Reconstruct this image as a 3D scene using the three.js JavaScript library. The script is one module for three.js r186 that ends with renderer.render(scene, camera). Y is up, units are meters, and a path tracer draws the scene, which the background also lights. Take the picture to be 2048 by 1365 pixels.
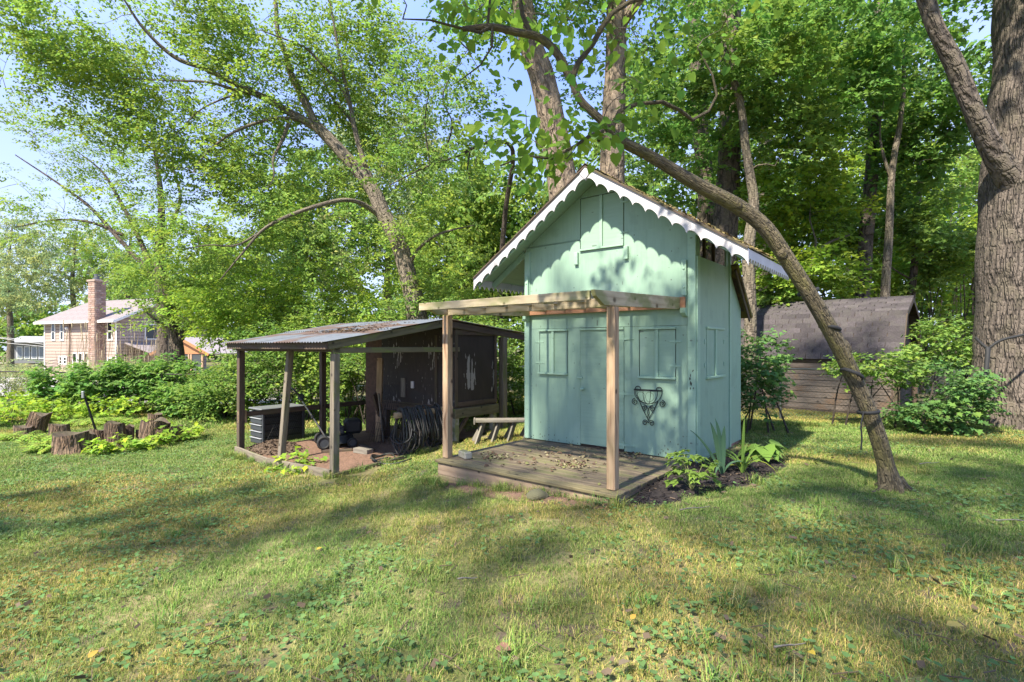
import * as THREE from 'three';
import { mergeGeometries } from 'three/addons/utils/BufferGeometryUtils.js';

// ---------------------------------------------------------------- camera, sky, sun, exposure
const scene = new THREE.Scene();
const EYE = 1.58, FOCAL = 1040, CX = 1024, CY = 693;          // the photograph is 2048 x 1365
const camera = new THREE.PerspectiveCamera(2 * Math.atan(682.5 / FOCAL) * 180 / Math.PI, 2048 / 1365, 0.05, 600);
camera.position.set(0, EYE, 0);
camera.lookAt(0, EYE, -10);
camera.setViewOffset(2048, 1365, 0, -10.5, 2048, 1365);
camera.updateProjectionMatrix();

const renderer = new THREE.WebGLRenderer({ antialias: true });
renderer.toneMapping = THREE.LinearToneMapping;
renderer.toneMappingExposure = 5.4;
renderer.shadowMap.enabled = true;

{ // hazy summer sky: clear blue overhead, paler towards the horizon, thin high cloud
  const w = 256, h = 128, data = new Float32Array(w * h * 4);
  for (let j = 0; j < h; j++) for (let i = 0; i < w; i++) {
    const el = (j + 0.5) / h * Math.PI - Math.PI / 2, s = Math.max(0, Math.sin(el));
    const k = Math.pow(1 - s, 3.2);
    const veil = 0.05 * Math.sin(i / w * Math.PI * 6 + 1.3 * Math.sin(el * 7)) * s;
    const o = (j * w + i) * 4;
    const d = el < 0 ? Math.max(0.35, 1 + el * 2) : 1;
    data[o] = (0.088 + 0.14 * k + veil) * d; data[o + 1] = (0.134 + 0.13 * k + veil) * d; data[o + 2] = (0.282 + 0.05 * k + veil * 0.7) * d; data[o + 3] = 1;
  }
  const sky = new THREE.DataTexture(data, w, h, THREE.RGBAFormat, THREE.FloatType);
  sky.mapping = THREE.EquirectangularReflectionMapping; sky.magFilter = THREE.LinearFilter; sky.needsUpdate = true;
  scene.background = sky; scene.environment = sky;
}
const YAW = -39.1 * Math.PI / 180;                             // the playhouse's turn; the sun stands square in front of its gable
const SUN_EL = 51 * Math.PI / 180;
const SUN = new THREE.Vector3(-0.63 * Math.cos(SUN_EL), Math.sin(SUN_EL), 0.776 * Math.cos(SUN_EL)).normalize();
const sun = new THREE.DirectionalLight(new THREE.Color(1.0, 0.93, 0.78), 2.3);
sun.target.position.set(0, 0, -8); sun.position.copy(SUN).multiplyScalar(60).add(sun.target.position);
sun.castShadow = true; sun.shadow.mapSize.set(4096, 4096); sun.shadow.radius = 3.2;
Object.assign(sun.shadow.camera, { left: -45, right: 45, top: 45, bottom: -45, near: 1, far: 160 });
scene.add(sun, sun.target);

// ---------------------------------------------------------------- helpers
function rng(seed) { let a = seed >>> 0; return () => { a = (a + 0x6d2b79f5) >>> 0; let t = a; t = Math.imul(t ^ (t >>> 15), t | 1); t ^= t + Math.imul(t ^ (t >>> 7), t | 61); return ((t ^ (t >>> 14)) >>> 0) / 4294967296; }; }
const R = rng(20240607);
const rr = (a, b) => a + (b - a) * R();
const lerp = (a, b, t) => a + (b - a) * t, clamp = (x, a = 0, b = 1) => Math.min(b, Math.max(a, x));
const smooth = (a, b, x) => { const t = clamp((x - a) / (b - a)); return t * t * (3 - 2 * t); };
function hash(x, y, s) { let h = Math.imul(x | 0, 374761393) ^ Math.imul(y | 0, 668265263) ^ Math.imul(s | 0, 2147483647 - 77); h = Math.imul(h ^ (h >>> 13), 1274126177); return ((h ^ (h >>> 16)) >>> 0) / 4294967296; }
function vn(x, y, px = 1 << 20, py = 1 << 20, s = 1) {          // value noise that repeats after px, py
  const xi = Math.floor(x), yi = Math.floor(y), fx = x - xi, fy = y - yi, u = fx * fx * (3 - 2 * fx), v = fy * fy * (3 - 2 * fy);
  let x0 = xi % px, y0 = yi % py; if (x0 < 0) x0 += px; if (y0 < 0) y0 += py;
  const x1 = x0 + 1 === px ? 0 : x0 + 1, y1 = y0 + 1 === py ? 0 : y0 + 1;
  const a = hash(x0, y0, s), b = hash(x1, y0, s), c = hash(x0, y1, s), d = hash(x1, y1, s), e = a + (b - a) * u;
  return e + (c + (d - c) * u - e) * v;
}
function fbm(x, y, px, py, s = 1, oct = 4) { let a = 0, w = 0.5, t = 0; for (let i = 0; i < oct; i++) { a += w * vn(x, y, px, py, s + i * 17); t += w; w *= 0.5; x *= 2; y *= 2; px *= 2; py *= 2; } return a / t; }
const noise2 = (x, y, s = 3, oct = 3) => fbm(x, y, 1 << 20, 1 << 20, s, oct);

// lie of the land: the lawn falls gently to the west; past the back fence it drops to the neighbour's drive
function land(x, d) {
  let y = -0.3 + 0.45 / (1 + Math.exp(-(x + 0.8)));
  y += 0.03 * (noise2(x * 0.5 + 40, d * 0.5 + 40, 5) - 0.5);
  y -= 0.75 * smooth(14, 30, d) * smooth(-3, -10, x);
  y -= 0.06 * smooth(7, 12, d) * smooth(2, 6, x);
  return y;
}
const px = (x, y, d) => [(x - CX) / FOCAL * d, EYE - (y - CY) / FOCAL * d, d];        // a photo pixel at a known distance
const V = (p) => new THREE.Vector3(p[0], p[1], -p[2]);                               // [x, height, distance] to a point
const taken = new Map();
function numbered(name) { const n = taken.get(name) || 0; taken.set(name, n + 1); return n ? `${name}_${String(n).padStart(3, '0')}` : name; }
function thing(name, label, category, pos = [0, 0, 0], turn = 0, group) {
  const o = new THREE.Group(); o.name = numbered(name); o.position.copy(V(pos)); o.rotation.y = turn; o.userData = { label, category };
  if (group) o.userData.group = group; scene.add(o); return o;
}
function shade(o) { o.castShadow = true; o.receiveShadow = true; return o; }
function part(parent, name, geo, mat, at, rot) {
  const m = shade(new THREE.Mesh(geo, mat)); m.name = name;
  if (at) m.position.set(...at); if (rot) m.rotation.set(...rot);
  parent.add(m); return m;
}
function single(name, label, category, geo, mat, group) { const m = shade(new THREE.Mesh(geo, mat)); m.name = numbered(name); m.userData = { label, category }; if (group) m.userData.group = group; scene.add(m); return m; }
function structure(name, geo, mat) { const m = shade(new THREE.Mesh(geo, mat)); m.name = numbered(name); m.userData = { kind: 'structure' }; scene.add(m); return m; }

function fromArrays(pos, uv, idx, col) {
  const g = new THREE.BufferGeometry();
  g.setAttribute('position', new THREE.Float32BufferAttribute(pos, 3));
  g.setAttribute('uv', new THREE.Float32BufferAttribute(uv || new Array(pos.length / 3 * 2).fill(0), 2));
  if (col) g.setAttribute('color', new THREE.Float32BufferAttribute(col, 3));
  g.setIndex(idx); g.computeVertexNormals(); return g;
}
// a chamfered box, uv in metres with u along the longest side (the grain); 44 triangles
function cbox(w, h, d, c = 0.004, seed = R() * 40) {
  const a = [w / 2, h / 2, d / 2]; c = Math.min(c, a[0] * 0.8, a[1] * 0.8, a[2] * 0.8);
  const long = w >= h && w >= d ? 0 : h >= d ? 1 : 2;
  const pos = [], uv = [], idx = [];
  const tri = (pts) => {
    const p = pts.map((q) => new THREE.Vector3(...q));
    const n = new THREE.Vector3().subVectors(p[1], p[0]).cross(new THREE.Vector3().subVectors(p[2], p[0]));
    const mid = new THREE.Vector3(); p.forEach((q) => mid.add(q));
    if (n.dot(mid) < 0) pts.reverse();
    const an = [Math.abs(n.x), Math.abs(n.y), Math.abs(n.z)], ax = an[0] > an[1] && an[0] > an[2] ? 0 : an[1] > an[2] ? 1 : 2;
    let us, vs; if (ax === long) { us = (ax + 1) % 3; vs = (ax + 2) % 3; } else { us = long; vs = 3 - ax - long; }
    const b = pos.length / 3;
    for (const q of pts) { pos.push(...q); uv.push(q[us] + seed, q[vs] + seed * 1.7 + ax * 0.37); }
    for (let i = 2; i < pts.length; i++) idx.push(b, b + i - 1, b + i);
  };
  const P = (ax, s, i, j) => { const q = [0, 0, 0]; q[ax] = s * a[ax]; const b1 = (ax + 1) % 3, b2 = (ax + 2) % 3; q[b1] = i * (a[b1] - c); q[b2] = j * (a[b2] - c); return q; };
  for (let ax = 0; ax < 3; ax++) for (const s of [-1, 1]) tri([P(ax, s, -1, -1), P(ax, s, 1, -1), P(ax, s, 1, 1), P(ax, s, -1, 1)]);
  for (let ax = 0; ax < 3; ax++) {           // edges along ax
    const b1 = (ax + 1) % 3, b2 = (ax + 2) % 3;
    for (const s of [-1, 1]) for (const t of [-1, 1]) {
      const q = (l, f1, f2) => { const r = [0, 0, 0]; r[ax] = l * (a[ax] - c); r[b1] = s * (a[b1] - (f1 ? 0 : c)); r[b2] = t * (a[b2] - (f2 ? 0 : c)); return r; };
      tri([q(-1, 1, 0), q(1, 1, 0), q(1, 0, 1), q(-1, 0, 1)]);
    }
  }
  for (const s of [-1, 1]) for (const t of [-1, 1]) for (const r of [-1, 1]) tri([[s * a[0], t * (a[1] - c), r * (a[2] - c)], [s * (a[0] - c), t * a[1], r * (a[2] - c)], [s * (a[0] - c), t * (a[1] - c), r * a[2]]]);
  return fromArrays(pos, uv, idx);
}
function move(g, x, y, z) { g.translate(x, y, z); return g; }
function boxAt(x0, x1, y0, y1, z0, z1, c = 0.004) { return move(cbox(x1 - x0, y1 - y0, z1 - z0, c), (x0 + x1) / 2, (y0 + y1) / 2, (z0 + z1) / 2); }
// a bar of rectangular section between two points (w across, h upwards)
function bar(a, b, w, h, c = 0.004) {
  const A = new THREE.Vector3(...a), B = new THREE.Vector3(...b), L = A.distanceTo(B), g = cbox(L, h, w, c);
  const x = new THREE.Vector3().subVectors(B, A).normalize(), up = Math.abs(x.y) > 0.95 ? new THREE.Vector3(0, 0, 1) : new THREE.Vector3(0, 1, 0);
  const z = new THREE.Vector3().crossVectors(x, up).normalize(), y = new THREE.Vector3().crossVectors(z, x);
  g.applyMatrix4(new THREE.Matrix4().makeBasis(x, y, z).setPosition(A.add(B).multiplyScalar(0.5))); return g;
}
// tapered tube through points, uv in metres; wob adds an uneven, fluted surface
function tube(pts, radii, seg = 8, o = {}) {
  const curve = new THREE.CatmullRomCurve3(pts.map((p) => p.isVector3 ? p : new THREE.Vector3(...p)), !!o.closed, 'centripetal');
  const L = curve.getLength(), n = o.n || Math.max(2, Math.round(L / (o.step || 0.25)));
  const fr = { P: [], T: [] }; for (let i = 0; i <= n; i++) { fr.P.push(curve.getPoint(i / n)); fr.T.push(curve.getTangent(i / n)); }
  let N = Math.abs(fr.T[0].y) > 0.9 ? new THREE.Vector3(1, 0, 0) : new THREE.Vector3(0, 1, 0);
  const pos = [], uv = [], idx = []; let len = 0; const K = radii.length - 1; const sd = o.seed || 0;
  for (let i = 0; i <= n; i++) {
    const T = fr.T[i]; N = N.clone().addScaledVector(T, -N.dot(T)).normalize(); const B = new THREE.Vector3().crossVectors(T, N);
    if (i) len += fr.P[i].distanceTo(fr.P[i - 1]);
    const f = i / n * K, k = Math.min(K - 1, Math.floor(f)), r = K ? lerp(radii[k], radii[k + 1], f - k) : radii[0];
    for (let j = 0; j <= seg; j++) {
      const a = (j % seg) / seg * Math.PI * 2; let q = r;
      if (o.wob) q *= 1 + o.wob * (fbm((j % seg) / seg * (o.fl || 8), len * (o.fv || 2), o.fl || 8, 1 << 20, 9 + sd, 2) - 0.5) * 2 + (o.lump || 0) * (vn((j % seg) / seg * 3, len * 1.3, 3, 1 << 20, 31 + sd) - 0.5) * 2;
      const c = Math.cos(a) * q, s = Math.sin(a) * q;
      pos.push(fr.P[i].x + N.x * c + B.x * s, fr.P[i].y + N.y * c + B.y * s, fr.P[i].z + N.z * c + B.z * s);
      uv.push(j / seg * Math.max(1, Math.round(2 * Math.PI * radii[0])) * (o.us || 1) , len);
    }
  }
  for (let i = 0; i < n; i++) for (let j = 0; j < seg; j++) { const a = i * (seg + 1) + j, b = a + seg + 1; idx.push(a, a + 1, b, b, a + 1, b + 1); }
  if (o.cap !== false) for (const [row, flip] of [[0, 1], [n, 0]]) {
    const c = pos.length / 3; pos.push(fr.P[row].x, fr.P[row].y, fr.P[row].z); uv.push(0.5, 0.5);
    for (let j = 0; j < seg; j++) { const a = row * (seg + 1) + j; if (flip) idx.push(c, a + 1, a); else idx.push(c, a, a + 1); }
  }
  const g = fromArrays(pos, uv, idx);
  const nn = g.attributes.normal;                              // close the seam
  for (let i = 0; i <= n; i++) { const a = i * (seg + 1), b = a + seg; const v = new THREE.Vector3(nn.getX(a) + nn.getX(b), nn.getY(a) + nn.getY(b), nn.getZ(a) + nn.getZ(b)).normalize(); nn.setXYZ(a, v.x, v.y, v.z); nn.setXYZ(b, v.x, v.y, v.z); }
  return g;
}
function extrude(pts, depth, bevel = 0) {
  const s = new THREE.Shape(pts.map((p) => new THREE.Vector2(p[0], p[1])));
  return new THREE.ExtrudeGeometry(s, { depth, bevelEnabled: bevel > 0, bevelSize: bevel, bevelThickness: bevel, bevelSegments: 1, steps: 1 });
}
function joined(list) { return mergeGeometries(list.map((g) => { for (const k of Object.keys(g.attributes)) if (!['position', 'normal', 'uv'].includes(k)) g.deleteAttribute(k); return g.index ? g.toNonIndexed() : g; })); }

// ---------------------------------------------------------------- textures and materials
function dataTex(w, h, fn, srgb = true) {
  const d = new Uint8Array(w * h * 4);
  for (let j = 0; j < h; j++) for (let i = 0; i < w; i++) { const c = fn(i / w, j / h), o = (j * w + i) * 4; for (let k = 0; k < 3; k++) { const l = clamp(c[k]); d[o + k] = Math.round(255 * (srgb ? (l <= 0.0031308 ? l * 12.92 : 1.055 * Math.pow(l, 1 / 2.4) - 0.055) : l)); } d[o + 3] = 255; }
  const t = new THREE.DataTexture(d, w, h); t.wrapS = t.wrapT = THREE.RepeatWrapping; t.magFilter = THREE.LinearFilter; t.minFilter = THREE.LinearMipmapLinearFilter; t.generateMipmaps = true;
  if (srgb) t.colorSpace = THREE.SRGBColorSpace; t.needsUpdate = true; return t;
}
const mix3 = (a, b, t) => [lerp(a[0], b[0], t), lerp(a[1], b[1], t), lerp(a[2], b[2], t)];
const mul3 = (a, k) => [a[0] * k, a[1] * k, a[2] * k];
function repeat(t, x, y) { t.repeat.set(x, y); return t; }
function mat(map, bump, bumpScale, o = {}) { return new THREE.MeshStandardMaterial({ map, bumpMap: bump || null, bumpScale: bumpScale || 1, roughness: 0.85, metalness: 0, ...o }); }
const flat = (r, g, b, o = {}) => new THREE.MeshStandardMaterial({ color: new THREE.Color(r, g, b), roughness: 0.8, ...o });

// sawn timber: grain along u; late-wood rings, knots, weathering, green algae
function wood(base, dark, algae, algaeAmt, seed, scale = 1) {
  const grain = (u, v) => {
    const warp = 0.35 * fbm(u * 3, v * 2, 3, 2, seed + 5, 3);
    const ring = 0.5 + 0.5 * Math.sin((v + warp * 0.35) * Math.PI * 2 * 13);
    const fine = fbm(u * 6, v * 90, 6, 90, seed + 9, 3);
    return clamp(0.45 * ring * fbm(u * 2, v * 5, 2, 5, seed + 2, 2) * 1.6 + 0.6 * fine);
  };
  const knots = []; const q = rng(seed); for (let i = 0; i < 7; i++) knots.push([q(), q(), 0.006 + 0.012 * q()]);
  const f = (u, v) => {
    let c = mix3(base, dark, Math.pow(grain(u, v), 1.4));
    const wx = fbm(u * 4, v * 4, 4, 4, seed + 21, 3); c = mul3(c, 0.78 + 0.44 * wx);
    for (const [a, b, r] of knots) { const du = Math.min(Math.abs(u - a), 1 - Math.abs(u - a)), dv = Math.min(Math.abs(v - b), 1 - Math.abs(v - b)); const dd = Math.sqrt(du * du * 0.6 + dv * dv); if (dd < r * 2.2) c = mix3(c, mul3(dark, 0.45), smooth(r * 2.2, r * 0.6, dd)); }
    const al = smooth(0.52, 0.72, fbm(u * 3, v * 5, 3, 5, seed + 33, 4)) * algaeAmt; c = mix3(c, algae, al);
    return c;
  };
  return mat(repeat(dataTex(256, 384, f), scale, scale), repeat(dataTex(128, 256, (u, v) => { const k = 1 - grain(u, v); return [k, k, k]; }, false), scale, scale), 0.0015, { roughness: 0.86 });
}
const M = {};
M.post = wood([0.46, 0.325, 0.205], [0.22, 0.125, 0.07], [0.17, 0.16, 0.06], 0.25, 11);
M.beam = wood([0.52, 0.43, 0.29], [0.27, 0.20, 0.115], [0.17, 0.19, 0.055], 0.7, 12);
M.ledger = wood([0.46, 0.245, 0.14], [0.36, 0.17, 0.09], [0.3, 0.2, 0.1], 0.1, 13);
M.deck = wood([0.17, 0.13, 0.085], [0.075, 0.056, 0.038], [0.14, 0.145, 0.05], 0.55, 14);
M.deckEdge = wood([0.22, 0.18, 0.09], [0.11, 0.09, 0.05], [0.16, 0.175, 0.05], 0.9, 15);
M.skirt = wood([0.36, 0.26, 0.18], [0.20, 0.135, 0.088], [0.17, 0.17, 0.07], 0.5, 16);
M.oldPost = wood([0.10, 0.068, 0.05], [0.045, 0.03, 0.024], [0.09, 0.09, 0.035], 0.35, 17);
M.greyPost = wood([0.22, 0.185, 0.14], [0.10, 0.08, 0.06], [0.13, 0.15, 0.045], 0.75, 18);
M.mossRail = wood([0.15, 0.13, 0.075], [0.07, 0.06, 0.035], [0.14, 0.165, 0.045], 1.0, 19);
M.greyPlank = wood([0.24, 0.215, 0.18], [0.11, 0.095, 0.08], [0.2, 0.19, 0.12], 0.3, 20);
M.sidingWood = wood([0.20, 0.16, 0.13], [0.115, 0.088, 0.07], [0.20, 0.115, 0.06], 0.5, 21);
M.osb = mat(dataTex(256, 256, (u, v) => mul3([0.105, 0.055, 0.036], 0.6 + 0.8 * fbm(u * 24, v * 20, 24, 20, 4, 3))), null, 1);

const paint = (u, v, s) => {                                   // brushed paint on plywood: faint grain, scuffs and stains
  const g = fbm(u * 60, v * 6, 60, 6, s, 3), big = fbm(u * 3, v * 3, 3, 3, s + 7, 4), dirt = smooth(0.62, 0.78, fbm(u * 7, v * 5, 7, 5, s + 3, 4));
  let c = mul3([0.285, 0.43, 0.322], 0.88 + 0.12 * g + 0.14 * (big - 0.5));
  c = mix3(c, [0.17, 0.255, 0.19], dirt * 0.3); const streak = smooth(0.60, 0.78, fbm(u * 26, v * 2, 26, 2, s + 12, 3)); c = mix3(c, [0.18, 0.285, 0.22], streak * 0.18); const worn = smooth(0.66, 0.8, fbm(u * 4, v * 6, 4, 6, s + 15, 4)); c = mix3(c, [0.33, 0.46, 0.385], worn * 0.35);
  const chip = fbm(u * 34, v * 16, 34, 16, s + 60, 2); if (chip > 0.9) c = mix3(c, [0.11, 0.13, 0.11], 0.75);
  return c;
};
const paintBump = dataTex(256, 256, (u, v) => { const k = fbm(u * 90, v * 5, 90, 5, 77, 3) * 0.7 + 0.3 * fbm(u * 12, v * 12, 12, 12, 78, 3); return [k, k, k]; }, false);
M.paint = mat(repeat(dataTex(384, 384, (u, v) => paint(u, v, 41)), 0.7, 0.7), repeat(paintBump.clone(), 0.7, 0.7), 0.0012, { roughness: 0.5 });
M.paintB = mat(repeat(dataTex(384, 384, (u, v) => mul3(paint(u, v, 55), 0.96)), 0.8, 0.8), repeat(paintBump.clone(), 0.8, 0.8), 0.0012, { roughness: 0.5 });
M.trimPaint = mat(repeat(dataTex(256, 256, (u, v) => mul3(paint(u, v, 65), 1.14)), 0.8, 0.8), null, 1, { roughness: 0.45 });
M.white = mat(dataTex(256, 256, (u, v) => mul3([0.60, 0.57, 0.59], 0.84 + 0.22 * fbm(u * 5, v * 5, 5, 5, 81, 4) - 0.4 * smooth(0.7, 0.85, fbm(u * 9, v * 5, 9, 5, 83, 3)))), null, 1, { roughness: 0.5 });
const asphalt = (base, s, moss, mossAmt) => mat(dataTex(256, 256, (u, v) => { let c = mul3(base, 0.55 + 0.9 * fbm(u * 90, v * 90, 90, 90, s, 2)); c = mul3(c, 0.8 + 0.4 * fbm(u * 4, v * 4, 4, 4, s + 4, 3)); return mix3(c, moss, mossAmt * smooth(0.5, 0.66, fbm(u * 8, v * 8, 8, 8, s + 8, 4))); }), dataTex(128, 128, (u, v) => { const k = fbm(u * 60, v * 60, 60, 60, s, 2); return [k, k, k]; }, false), 0.003, { roughness: 0.95 });
M.shingle = [0, 1, 2, 3].map((i) => asphalt(mul3([0.066, 0.056, 0.06], 0.80 + 0.13 * i), 90 + i, [0.1, 0.1, 0.07], 0.15));
M.oldShingle = [0, 1].map((i) => asphalt([0.075, 0.055, 0.042], 96 + i, [0.17, 0.14, 0.04], 0.9));
M.dark = flat(0.012, 0.011, 0.011, { roughness: 0.9 });
M.iron = flat(0.025, 0.026, 0.03, { roughness: 0.5, metalness: 0.6 });
M.hinge = M.trimPaint;
M.steel = flat(0.45, 0.46, 0.47, { roughness: 0.4, metalness: 0.9 });
M.rubber = flat(0.018, 0.018, 0.019, { roughness: 0.75 });
M.blackPlastic = flat(0.022, 0.024, 0.028, { roughness: 0.45 });
M.greyPlastic = flat(0.045, 0.05, 0.058, { roughness: 0.5 });
M.brick = [0, 1, 2].map((i) => mat(dataTex(128, 128, (u, v) => mul3([[0.32, 0.17, 0.13], [0.36, 0.22, 0.17], [0.26, 0.14, 0.115]][i], 0.7 + 0.6 * fbm(u * 12, v * 12, 12, 12, 120 + i, 3))), null, 1, { roughness: 0.9 }));
M.mortar = flat(0.4, 0.37, 0.34, { roughness: 0.95 });
M.concrete = mat(dataTex(256, 256, (u, v) => mix3(mul3([0.33, 0.31, 0.25], 0.7 + 0.5 * fbm(u * 14, v * 14, 14, 14, 131, 4)), [0.15, 0.17, 0.06], 0.8 * smooth(0.55, 0.7, fbm(u * 5, v * 5, 5, 5, 133, 4)))), null, 1, { roughness: 0.95 });

function barkMat(a, b, c, s, fu, fv, bumpScale, mossAmt = 0.5) {   // plates between dark furrows that wander up the stem
  const ridge = (u, v) => { const w = fbm(u * 5, v * 5, 5, 5, s + 5, 3) - 0.5; const n1 = Math.abs(2 * vn((u + w * 0.10) * fu, v * fv + w * 0.8, fu, fv, s) - 1), n2 = Math.abs(2 * vn((u - w * 0.08) * fu * 2, v * fv * 3, fu * 2, fv * 3, s + 2) - 1); return clamp(smooth(0.02, 0.42, n1) * 0.75 + 0.35 * smooth(0, 0.5, n2) - 0.05); };
  const w = 384, h = 384, field = new Float32Array(w * h); for (let j = 0; j < h; j++) for (let i = 0; i < w; i++) field[j * w + i] = ridge(i / w, j / h);
  const at = (u, v) => field[Math.min(h - 1, Math.floor(v * h)) * w + Math.min(w - 1, Math.floor(u * w))];
  return mat(dataTex(w, h, (u, v) => { let x = mix3(b, a, at(u, v)); x = mul3(x, 0.65 + 0.7 * fbm(u * 50, v * 40, 50, 40, s + 8, 2)); return mix3(x, c, mossAmt * smooth(0.48, 0.66, fbm(u * 5, v * 5, 5, 5, s + 13, 4)) * (0.4 + 0.6 * at(u, v))); }), dataTex(w, h, (u, v) => { const k = at(u, v) * 0.85 + 0.15 * fbm(u * 50, v * 50, 50, 50, s + 9, 2); return [k, k, k]; }, false), bumpScale, { roughness: 0.95 });
}
M.barkBig = barkMat([0.15, 0.12, 0.098], [0.04, 0.031, 0.025], [0.13, 0.112, 0.075], 201, 19, 4, 0.045, 0.45);
M.barkMoss = barkMat([0.155, 0.125, 0.075], [0.062, 0.049, 0.031], [0.16, 0.14, 0.05], 211, 36, 11, 0.02, 0.8);
M.barkGrey = barkMat([0.20, 0.165, 0.125], [0.085, 0.067, 0.05], [0.20, 0.17, 0.11], 221, 14, 6, 0.03, 0.5);
M.barkTan = barkMat([0.235, 0.18, 0.13], [0.115, 0.083, 0.06], [0.27, 0.215, 0.145], 231, 10, 3, 0.05, 0.5);
M.barkDark = barkMat([0.125, 0.095, 0.075], [0.035, 0.027, 0.022], [0.11, 0.10, 0.05], 241, 12, 5, 0.03, 0.4);
M.stump = barkMat([0.20, 0.13, 0.085], [0.045, 0.028, 0.02], [0.24, 0.18, 0.11], 251, 18, 2, 0.04, 0.4);
M.twig = flat(0.075, 0.058, 0.043, { roughness: 0.95 });
M.soil = mat(repeat(dataTex(512, 512, (u, v) => mul3(mix3([0.20, 0.115, 0.078], [0.13, 0.075, 0.05], fbm(u * 9, v * 9, 9, 9, 301, 4)), 0.65 + 0.7 * fbm(u * 70, v * 70, 70, 70, 303, 3))), 0.8, 0.8), repeat(dataTex(256, 256, (u, v) => { const k = fbm(u * 50, v * 50, 50, 50, 305, 4); return [k, k, k]; }, false), 0.8, 0.8), 0.02, { roughness: 1 });
M.turf = mat(repeat(dataTex(512, 512, (u, v) => mul3(mix3(mix3([0.115, 0.12, 0.035], [0.20, 0.165, 0.075], smooth(0.35, 0.65, fbm(u * 6, v * 6, 6, 6, 311, 4))), [0.10, 0.075, 0.05], smooth(0.6, 0.75, fbm(u * 15, v * 15, 15, 15, 313, 3))), 0.6 + 0.8 * fbm(u * 110, v * 110, 110, 110, 315, 2))), 0.33, 0.33), null, 1, { roughness: 1 });

// leaves: thin, lit from behind as well as in front
const leafMat = (r, g, b, t = 0.45) => new THREE.MeshPhysicalMaterial({ color: new THREE.Color(r, g, b), roughness: 1, transmission: t, thickness: 0, vertexColors: true, side: THREE.DoubleSide, specularIntensity: 0.25 });
// ================================================================ ground
{
  const axis = (a) => { const s = new Set(); for (let i = 0; i <= 60; i++) s.add(+(-14 + 28 * i / 60).toFixed(3)); for (const k of a) s.add(k); return [...s].sort((p, q) => p - q); };
  const xs = axis([-300, -150, -80, -60, -50, -42, -36, -31, -27, -24, -21, -18.5, -16, 16, 18, 21, 25, 30, 40, 60, 100, 180, 300]);
  const ds = []; for (const k of [-60, -30, -18, -10, -6, -3, -1]) ds.push(k); for (let d = 0; d < 16; d += 0.45) ds.push(d); for (let d = 16; d < 42; d += 1.3) ds.push(d); ds.push(46, 52, 60, 75, 100, 150, 220, 320);
  const pos = [], uv = [], idx = []; for (const d of ds) for (const x of xs) { pos.push(x, land(x, d), -d); uv.push(x, d); }
  for (let j = 0; j < ds.length - 1; j++) for (let i = 0; i < xs.length - 1; i++) { const a = j * xs.length + i, b = a + xs.length; idx.push(a, a + 1, b, b, a + 1, b + 1); }
  structure('lawn', fromArrays(pos, uv, idx), M.turf);
}
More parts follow.
